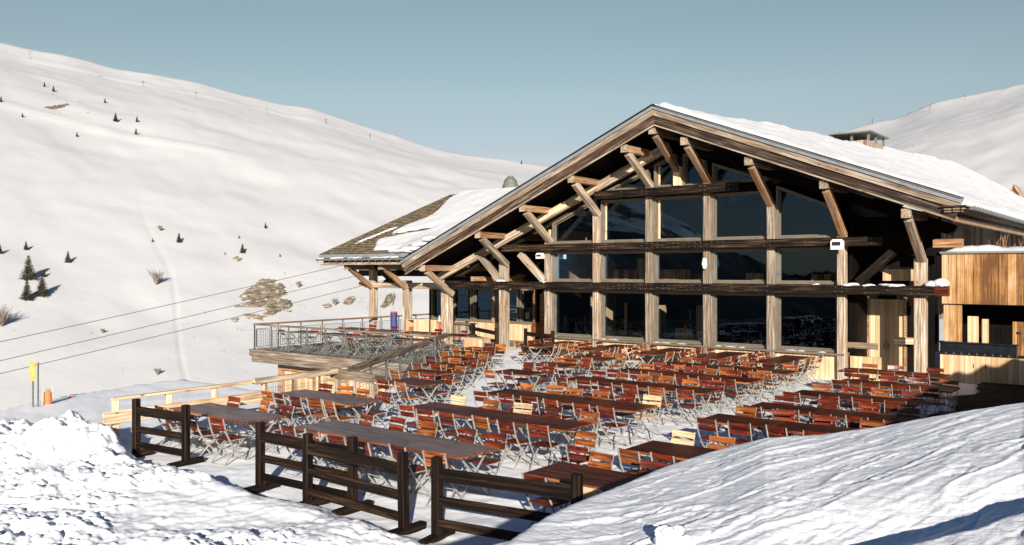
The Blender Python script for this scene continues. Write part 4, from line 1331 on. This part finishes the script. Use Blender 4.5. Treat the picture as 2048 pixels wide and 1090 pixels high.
row('row by the short fence', -1.55, 2, -19.30, -18.40, 4, 3, wn=(0.7, 0.3, 0))
row('row by the mesh rail', -1.60, 2, -16.72, -15.85, 5, 4, wn=(0.55, 0.45, 0), wf=(0.2, 0.8, 0))
row('row behind the overlapping fences', 2.22, 3, -19.0, -18.10, 6, 5, wn=(0.6, 0.4, 0))
row('second middle row', 2.16, 3, -16.2, -15.32, 6, 5, wn=(0.8, 0.2, 0), wf=(0.3, 0.65, 0.05))
row('third middle row', 2.10, 3, -13.65, -12.72, 6, 6, wn=(0.8, 0.2, 0), wf=(0.25, 0.7, 0.05))
row('fourth middle row', 2.08, 3, -10.55, -9.6, 6, 6, wf=(0.4, 0.55, 0.05))
row('fifth middle row', 2.14, 3, -8.05, -7.15, 6, 6)
row('sixth middle row', 2.2, 3, -5.75, -4.9, 6, 6)
row('lone walkway table', -0.42, 1, -10.36, -9.48, 2, 2)
row('middle short walkway row', -0.75, 1, -8.18, -7.35, 3, 3)
row('farthest short walkway row', -0.9, 1, -5.9, -5.0, 2, 3, wf=(0.3, 0.7, 0))
row('front right row', 7.62, 2, -19.15, -18.30, 3, 3, wn=(0.6, 0.2, 0.2))
row('second right row', 7.90, 1, -16.95, -16.0, 2, 2)
chair(7.45, -17.35, 0, 'red', 'red-brown folding chair standing alone left of the second right row'); chair(6.95, -16.9, 180, 'ora', 'orange-brown folding chair alone in the snow gap')
row('third right row', 7.60, 3, -13.75, -12.85, 6, 5, wn=(0.7, 0.2, 0.1), wf=(0.6, 0.2, 0.2))
row('fourth right row', 7.70, 3, -11.75, -10.9, 6, 5, wn=(0.7, 0.2, 0.1), wf=(0.5, 0.4, 0.1))
row('fifth right row', 7.70, 2, -9.35, -8.5, 4, 4)
row('sixth right row', 7.85, 2, -6.6, -5.75, 4, 4)
row('row nearest the porch door', 7.1, 2, -3.9, -3.1, 3, 3)
# column of tables stepping back beside the stair rail
for i, (u, v) in enumerate([(-0.55, -13.2), (-1.75, -11.55), (-2.6, -9.9), (-3.6, -8.3), (-4.5, -6.7), (-5.3, -5.2)]):
    nm = ORD[i] + ' table along the sloping rail'
    table(u, v, nm)
    nn = 2
    for j in range(nn):
        k = 'red' if (i + j) % 3 == 0 else 'ora'
        chair(u - 0.33 + 0.68 * j, v - 0.58, 0, k, '%s chair, near %s of the %s' % (CN[k], ['left', 'right'][j], nm))
        k = 'ora' if rc.random() < 0.7 else 'red'
        chair(u - 0.33 + 0.68 * j, v + 0.62, 180, k, '%s chair, far %s of the %s' % (CN[k], ['left', 'right'][j], nm))
# tables standing end-on to the window wall
for i, u in enumerate([-4.3, -1.9, 0.45, 2.65, 4.75]):
    nm = ORD[i] + ' wall table from the left'
    table(u, -1.25, nm + ', end-on under the windows', 90)
    table(u, -2.62, 'outer half of the ' + nm, 90)
    for j in range(4):
        v = -3.0 + j * 0.62
        k = pick((0.75, 0.22, 0.03))
        chair(u + 0.62, v, 90, k, '%s chair, %s from front, right of the %s' % (CN[k], ORD[j], nm))
        k = pick((0.75, 0.22, 0.03))
        chair(u - 0.62, v, -90, k, '%s chair, %s from front, left of the %s' % (CN[k], ORD[j], nm))
# deck furniture
for i in range(4):
    for j in range(2):
        u, v = -14.9 + i * 2.1, -5.6 + j * 2.7
        nm = '%s table of the %s deck row' % (ORD[i], ['front', 'back'][j])
        table(u, v, nm, z=0.2)
        for q, (a, c, f_) in enumerate([(-0.33, -0.6, 0), (0.33, -0.6, 0), (-0.33, 0.62, 180), (0.33, 0.62, 180)]):
            if (q + i + j) % 2: continue
            chair(u + a, v + c, f_, 'red', 'folding chair on the %s of the %s' % (['near left', 'near right', 'far left', 'far right'][q], nm), z=0.2)

# ------------------------------------------------------------------ dark movable fences
def fence(u0, v0, u1, v1, label, hts=(0.25, 0.55, 0.90), ph=1.12, flip=0, tilt=0.0, foot=True, z=None):
    p0, p1 = W(u0, v0), W(u1, v1)
    zb = 0.0
    mid = (p0 + p1) / 2; mid.z = zb
    d = p1 - p0; L = d.length
    t = empty('timber_fence', mid, math.atan2(d.y, d.x), label, 'fence', 'movable dark timber fences')
    hl = L / 2
    for s in (-1, 1):
        timber('post', (s * hl, 0, -0.05), (s * hl + tilt * (s > 0), 0, ph), 0.12, 0.12, M['fence'], t, c=0.01)
        if foot: timber('foot', (s * hl, -0.36, 0.05), (s * hl, 0.36, 0.05), 0.13, 0.12, M['fence'], t, c=0.02)
    for i, hz in enumerate(hts):
        wv = 0.17 if i == len(hts) - 1 else 0.12
        timber('rail', (-hl + 0.05, -0.02, hz), (hl - 0.05, -0.02, hz - 0.01), 0.05, wv, M['fence'], t, c=0.008)
    return t


fence(-0.90, -20.35, 0.52, -20.15, 'short dark timber fence beside the heaped snow')
fence(3.12, -20.36, 5.22, -20.22, 'left one of the two overlapping dark fences in front')
fence(4.50, -20.48, 6.60, -20.50, 'right one of the two overlapping dark fences in front', tilt=-0.03)
fence(7.14, -20.42, 9.13, -20.05, 'dark timber fence half in the shade of the snow bank')
fence(-10.9, 0.9, -8.35, -0.55, 'dark timber fence left of the big post in front of the porch')
fence(-7.15, -0.05, -5.4, -0.5, 'dark timber fence right of the big post in front of the porch')
fence(-12.5, 2.2, -11.1, 1.0, 'dark timber fence set back behind the left porch post', z=0.0)

# ------------------------------------------------------------------ odds and ends on the deck side
t = empty('padded_post', W(-15.9, 0.6, 0.2), ANG, 'dark blue padded post standing behind the deck railing', 'post')
MB().tube((0, 0, 0), (0, 0, 1.3), 0.17, n=16).build('padding', M['blue'], t); MB().tube((0, 0, 1.3), (0, 0, 1.34), 0.19, 0.15, n=16).build('cap', M['redpaint'], t)
t = empty('wooden_cabinet', W(-13.5, -0.4, 0.2), ANG, 'pale open wooden cabinet beside the porch post on the deck', 'cabinet')
b = MB(); b.box(-0.5, -0.46, 0, 0.5, 0, 1.1); b.box(-0.02, 0.5, 0, 0.5, 0, 1.1); b.box(-0.46, -0.02, 0.46, 0.5, 0, 1.1); b.box(-0.46, -0.02, 0, 0.46, 0, 0.05); b.box(-0.46, -0.02, 0, 0.46, 1.05, 1.1); b.box(-0.46, -0.02, 0.02, 0.46, 0.55, 0.58)
b.build('carcass', M['boards_pale'], t); MB().box(-0.42, -0.1, 0.1, 0.4, 0.6, 0.72).build('books', M['redpaint'], t)
t = empty('bar_counter', W(-12.6, 1.6, 0.0), ANG, 'weathered dark bar counter under the wing eave', 'counter')
timber('top', (-1.1, 0, 1.05), (1.1, 0, 1.05), 0.5, 0.08, M['deckwood'], t); MB().box(-1.05, 1.05, -0.1, 0.1, 0, 1.0).build('front', M['boards_grey'], t)
t = empty('fire_pole', W(-11.95, -0.32, 0), ANG, 'thin red pole leaning on the left porch post', 'pole')
MB().tube((0, 0, -0.1), (0, 0.02, 1.25), 0.045, n=10).build('pole', M['redpaint'], t); MB().tube((0, 0.02, 1.25), (0, 0.03, 1.5), 0.045, 0.03, n=10).build('tip', M['white'], t)
t = empty('wooden_crate', W(-6.35, -4.1, 0), ANG, 'pale plank box behind the last table beside the sloping rail', 'box')
b = MB(); b.box(-0.45, 0.45, -0.25, 0.25, 0, 0.98); b.build('body', M['boards_pale'], t); MB().box(-0.48, 0.48, -0.28, 0.28, 0.985, 1.02).build('lid', M['pale'], t)
# ------------------------------------------------------------------ cables
for i, (y0, y1, lb) in enumerate(((699, 521, 'uppermost thin cable crossing in front of the white slope'), (738, 543, 'middle thin cable crossing in front of the white slope'), (764, 561, 'lowest thin cable crossing in front of the white slope'))):
    D0, D1 = 34.0, 52.0
    x0, x1 = -70, 730 + 20 * i
    a = Vector(((x0 - 1024) / 1700 * D0, D0, 3.6 + (540 - y0) / 1700 * D0)); c = Vector(((x1 - 1024) / 1700 * D1, D1, 3.6 + (540 - y1) / 1700 * D1))
    a2 = a + (a - c) * 0.4; c2 = c + (c - a) * 0.25
    b = MB(); n = 16
    pts = []
    for k in range(n + 1):
        q = a2.lerp(c2, k / n); q.z += 0.5 * ((k / n - 0.5) ** 2 - 0.0625); pts.append(q)
    for p, q in zip(pts[:-1], pts[1:]): b.tube(p, q, 0.014, n=5)
    props(b.build('overhead_cable', M['cable']), lb, 'cable', 'overhead cables')

# dark ground sheet added before the kiosk to deepen the shade, guessed snow-free
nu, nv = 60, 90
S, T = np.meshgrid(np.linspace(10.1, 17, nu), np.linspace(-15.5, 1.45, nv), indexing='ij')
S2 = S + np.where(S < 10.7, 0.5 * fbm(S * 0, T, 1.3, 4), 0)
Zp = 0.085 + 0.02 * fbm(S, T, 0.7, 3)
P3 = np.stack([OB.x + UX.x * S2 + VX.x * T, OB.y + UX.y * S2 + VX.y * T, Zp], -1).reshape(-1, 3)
M['shade_ground'] = plain('dark_shade_ground', (0.030, 0.027, 0.025), 0.9, 0, 0.4, 2.5, bmp=0.01, spec=0.1)
props(grid_mesh('shade_ground_sheet', P3, nu, nv, M['shade_ground']), kind='structure')

# grass tips and stones showing through the snow on the slope
b = MB(); rn = random.Random(77)
for (x0, x1, y0, y1, n) in ((440, 800, 490, 690, 75), (20, 330, 640, 760, 22), (90, 330, 190, 300, 24), (280, 420, 560, 740, 20), (560, 760, 560, 640, 30), (700, 800, 575, 625, 20), (1700, 2040, 230, 330, 12), (430, 520, 600, 760, 14)):
    for i in range(n):
        px_, py_ = rn.uniform(x0, x1), rn.uniform(y0, y1)
        p = on_hill(px_, py_); sz = p.y / 1700 * rn.uniform(0.8, 3.4)
        for k in range(rn.randint(2, 7)):
            q = p + Vector((rn.gauss(0, 2.0) * sz, rn.gauss(0, 1.5) * sz, 0)); q.z = float(hill_z(q.x, q.y)) - 0.05
            b.bar(q, q + Vector((rn.uniform(-.5, .5) * sz, 0, sz * rn.uniform(0.3, 1.1))), 0.22 * sz, 0.18 * sz)
props(b.build('dry_grass', M['twig']), 'dry grass tips and stones poking through the snow on the slope', 'grass', kind='stuff')

# ------------------------------------------------------------------ markers left
def world_at(px, py, D): return Vector(((px - 1024) / 1700 * D, D, 3.6 + (540 - py) / 1700 * D))


p = world_at(66, 812, 22.8); p.z = float(ground_z(p.x, p.y, False))
t = empty('piste_sign', p, R(-28), 'tall yellow sign board on two thin poles at the snow edge', 'sign')
b = MB(); b.bar((0, 0, -0.3), (0, 0, 1.22), 0.03, 0.03); b.bar((0.13, 0.06, -0.3), (0.13, 0.06, 1.22), 0.03, 0.03); b.build('pole', M['rail'], t)
MB().box(-0.10, 0.12, -0.03, -0.018, 0.72, 1.24).build('board', M['yellow'], t)
p = world_at(96, 808, 23.2); p.z = float(ground_z(p.x, p.y, False))
t = empty('padded_marker', p, 0, 'small orange netted marker post beside the yellow sign', 'marker')
MB().tube((0, 0, 0), (0, 0, 0.33), 0.095, n=12).tube((0, 0, 0.33), (0, 0, 0.44), 0.095, 0.03, n=12).build('padding', M['orangepad'], t)
MB().bar((-0.16, 0, 0), (-0.12, 0, 0.5), 0.015, 0.015).bar((0.16, 0, 0.2), (0.12, 0, 0.62), 0.012, 0.012).build('stakes', M['pale'], t)
p = world_at(141, 792, 24.5); p.z = float(ground_z(p.x, p.y, False))
props(MB().tube((0, 0, -0.1), (0, 0, 0.12), 0.05, 0.03, n=8).build('marker_stub', M['orangepad'], None, mat_local=Matrix.Translation(p)), 'tiny orange stub poking out at the snow edge', 'marker')

# loose lump on the bank
X, Y = ground_hit(1335, 1086, lambda a, b: ground_z(a, b), 1.5, 30, 1.002)
z = float(ground_z(X, Y))
o = snow_lump('snow_lump', [(0, 0, 0.03, 0.075, 0.06, 0.05), (0.045, 0.01, 0.06, 0.045, 0.045, 0.035), (-0.03, 0, 0.075, 0.035, 0.04, 0.04), (0.0, -0.03, 0.09, 0.03, 0.03, 0.03), (0.09, 0.0, 0.01, 0.03, 0.03, 0.02)], None, 'snow', seed=2, amp=0.17)
o.location = (X, Y, z); props(o, 'loose white chunk of snow casting a shadow on the bank', 'snow chunk')

# ------------------------------------------------------------------ firs on the slope
def make_fir(seed):
    rn = random.Random(seed)
    t = empty('fir_tree')
    MB().tube((0, 0, -0.3), (0.02, 0, 0.95), 0.028, 0.004, n=6).build('trunk', M['trunk'], t)
    b = MB()
    z = 0.06; 
    while z < 0.98:
        r = 0.30 * (1 - z) ** 0.85 + 0.015
        n = int(8 + 8 * (1 - z))
        for k in range(n):
            a = 2 * math.pi * (k + rn.random()) / n
            L = r * rn.uniform(0.65, 1.2)
            d = Vector((math.cos(a), math.sin(a), 0)); s = Vector((-d.y, d.x, 0))
            for q in range(4):
                f0 = q / 4.0
                c = d * (L * f0) + Vector((0, 0, z - L * f0 * 0.35))
                e_ = d * (L * (f0 + 0.45)) + Vector((0, 0, z - L * (f0 + 0.45) * 0.35 + rn.uniform(-.01, .015)))
                w = 0.055 * (1 - f0 * 0.6) * rn.uniform(0.7, 1.3)
                b.add([c - s * w, e_, c + s * w, c + Vector((0, 0, 0.03))], [(0, 1, 3), (1, 2, 3), (0, 3, 2)])
        z += 0.045 + 0.02 * rn.random()
    b.build('crown', M['needles'], t)
    kids[t.name] = list(t.children)
    return t


FP = {i: make_fir(i + 3) for i in range(3)}
firs = [(57, 558, 48, 'largest dark fir in the cluster of three on the left slope'), (54, 599, 40, 'lower left fir of the cluster on the left slope'), (84, 592, 42, 'lower right fir of the cluster on the left slope'),
        (52, 500, 17, 'small fir above the cluster on the left slope'), (136, 525, 22, 'slim fir to the right of the cluster'), (88, 555, 15, 'tiny sapling beside the largest fir'),
        (358, 487, 19, 'lone round fir in the middle of the slope'), (305, 485, 8, 'tiny sapling left of the lone round fir'), (0, 508, 18, 'fir cut by the left edge, lower one'), (2, 208, 12, 'fir cut by the left edge, upper one'),
        (89, 174, 10, 'upper fir of the pair high on the left'), (107, 183, 12, 'lower fir of the pair high on the left'), (210, 207, 10, 'small fir on its own below the ridge'),
        (231, 244, 17, 'left fir of the high group of three'), (274, 245, 12, 'right upper fir of the high group of three'), (272, 270, 14, 'lowest fir of the high group of three'),
        (154, 274, 10, 'faint sapling under the high group'), (531, 457, 12, 'small fir high above the rock outcrop'), (485, 507, 19, 'pale fir above the rock outcrop'), (478, 478, 7, 'tiny sapling left above the rock outcrop'),
        (450, 510, 6, 'tiny dark bush left of the pale fir'), (620, 214, 8, 'small fir on the skyline'), (560, 515, 7, 'tiny sapling right of the pale fir'), (45, 236, 9, 'faint sapling high at the far left'), (1043, 328, 8, 'tiny scrub on the skyline left of the lodge roof')]
for i, (x, y, hpx, lb) in enumerate(firs):
    p = on_hill(x, y); hh = hpx / 1700 * p.y
    k = i % 3
    t = put(('fir', k), p, random.random() * 6, lb, 'tree', 'small firs on the white slope', {('fir', 0): FP[0], ('fir', 1): FP[1], ('fir', 2): FP[2]})
    wd = 1.1 if hpx > 14 else 0.9
    t.scale = (hh * wd, hh * wd, hh * 1.04)


def shrub(x, y, hpx, label, seed):
    rn = random.Random(seed); p = on_hill(x, y); hh = hpx / 1700 * p.y
    b = MB()
    for i in range(46):
        a = rn.random() * 6.28; l = rn.uniform(0.5, 1.0) * hh; s = rn.uniform(0.1, 0.55)
        q = Vector((math.cos(a) * l * s, math.sin(a) * l * s, l))
        b.bar((0, 0, -0.2), q * 0.5, 0.035, 0.035)
        for k in range(3):
            b.bar(q * 0.5, q * 0.5 + (q * 0.5) * rn.uniform(.5, 1) + Vector((rn.uniform(-.2, .2), rn.uniform(-.2, .2), 0)) * hh, 0.022, 0.022)
    props(b.build('bare_shrub', M['twig'], None, mat_local=Matrix.Translation(p)), label, 'shrub', 'leafless shrubs on the slope')


shrub(312, 572, 34, 'pale leafless shrub in the middle of the slope', 1)
shrub(3, 655, 48, 'leafless shrub cut by the left edge', 2)
shrub(320, 462, 12, 'faint leafless shrub above the lone round fir', 5)
shrub(205, 668, 10, 'tiny leafless shrub between the cables', 6)
shrub(315, 752, 16, 'low leafless shrub just above the near snow edge', 7)
shrub(597, 578, 14, 'leafless shrub beside the rock outcrop', 8)
shrub(670, 612, 18, 'leafless shrub right of the rock outcrop', 9)

# rocks
def rock(cx, cy, wpx, hpx, ang, label, seed):
    p = on_hill(cx, cy); D = p.y
    w, hh = wpx / 1700 * D, hpx / 1700 * D
    n1, n2 = 90, 70
    S, T = np.meshgrid(np.linspace(-1, 1, n1), np.linspace(-1, 1, n2), indexing='ij')
    # plan offsets: S across the view, T up the slope
    e_ = 1.0 / 1700 * D
    X = p.x + S * w / 2
    # move up the hill until the image height matches
    g1 = (float(hill_z(p.x, p.y + 3)) - float(hill_z(p.x, p.y - 3))) / 6
    up = hh / 2 / max(0.12, (g1 - (p.z - 3.6) / D))
    Y = p.y + T * up + S * math.tan(ang) * up * 0.6
    rr_ = np.hypot(S, T) + 0.45 * fbm(S * 3 + seed, T * 3, 1.6, 4)
    m = sstep(1.0, 0.55, rr_)
    q = (T * 6 + S * 2.0 + 1.5 * fbm(S + seed, T, 0.8, 3))
    lay = (q - np.floor(q))
    Z = hill_z(X, Y) - 0.35 + m * (0.55 + 0.12 * lay + 0.35 * fbm(S * 2 + seed, T * 2, 0.7, 5, 0.6)) * min(1.1, hh * 0.25 + 0.4)
    o = grid_mesh('rock_outcrop', np.stack([X - p.x, Y - p.y, Z - p.z], -1).reshape(-1, 3), n1, n2, M['rock'])
    o.location = p
    for pl in o.data.polygons: pl.use_smooth = False
    props(o, label, 'rock', 'rock outcrops on the slope')


rock(528, 588, 100, 62, 0.5, 'largest bare layered rock outcrop on the slope', 1)
rock(560, 612, 60, 40, 0.5, 'rock face adjoining the largest outcrop on its lower right', 2)
rock(512, 636, 60, 16, 0.5, 'low rock strip just below the largest outcrop', 3)
rock(470, 640, 24, 12, 0.3, 'small rock left below the largest outcrop', 4)
rock(655, 614, 26, 14, 0.4, 'small rock right of the outcrop, above the deck rail', 5)
rock(700, 602, 30, 22, 0.2, 'small rock left of the wing post', 6)
rock(778, 603, 26, 34, 0.4, 'rock seen between the wing posts', 7)
rock(115, 214, 20, 14, 0.1, 'small pale rock high on the left slope', 8)
rock(475, 518, 30, 12, 0.6, 'narrow rock strip below the pale fir', 9)

# snow-making poles along the ridge track
for i, (x, y, hpx) in enumerate([(60, 121, 18), (192, 152, 14), (286, 174, 13), (392, 198, 15), (534, 231, 15), (652, 250, 12), (740, 276, 8), (1745, 250, 12), (1860, 222, 13), (1930, 200, 10), (1768, 233, 8)]):
    p = on_hill(x, y); hh = hpx / 1700 * p.y
    t = empty('lift_pole', p, random.random(), None, 'pole', 'thin ski lift poles near the skyline')
    props(t, 'thin ski lift pole, %s from the left near the skyline' % (ORD[i] if i < 10 else 'small one above the roof chimney'))
    b = MB(); b.bar((0, 0, -1), (0, 0, hh), 0.12, 0.12); b.build('mast', M['cable'], t)
    b = MB(); b.bar((-hh * 0.28, 0, hh * 0.86), (hh * 0.28, 0, hh * 0.86), 0.10, 0.10); b.bar((-hh * 0.16, 0, hh * 0.66), (hh * 0.16, 0, hh * 0.66), 0.10, 0.10); b.build('crossarm', M['cable'], t)
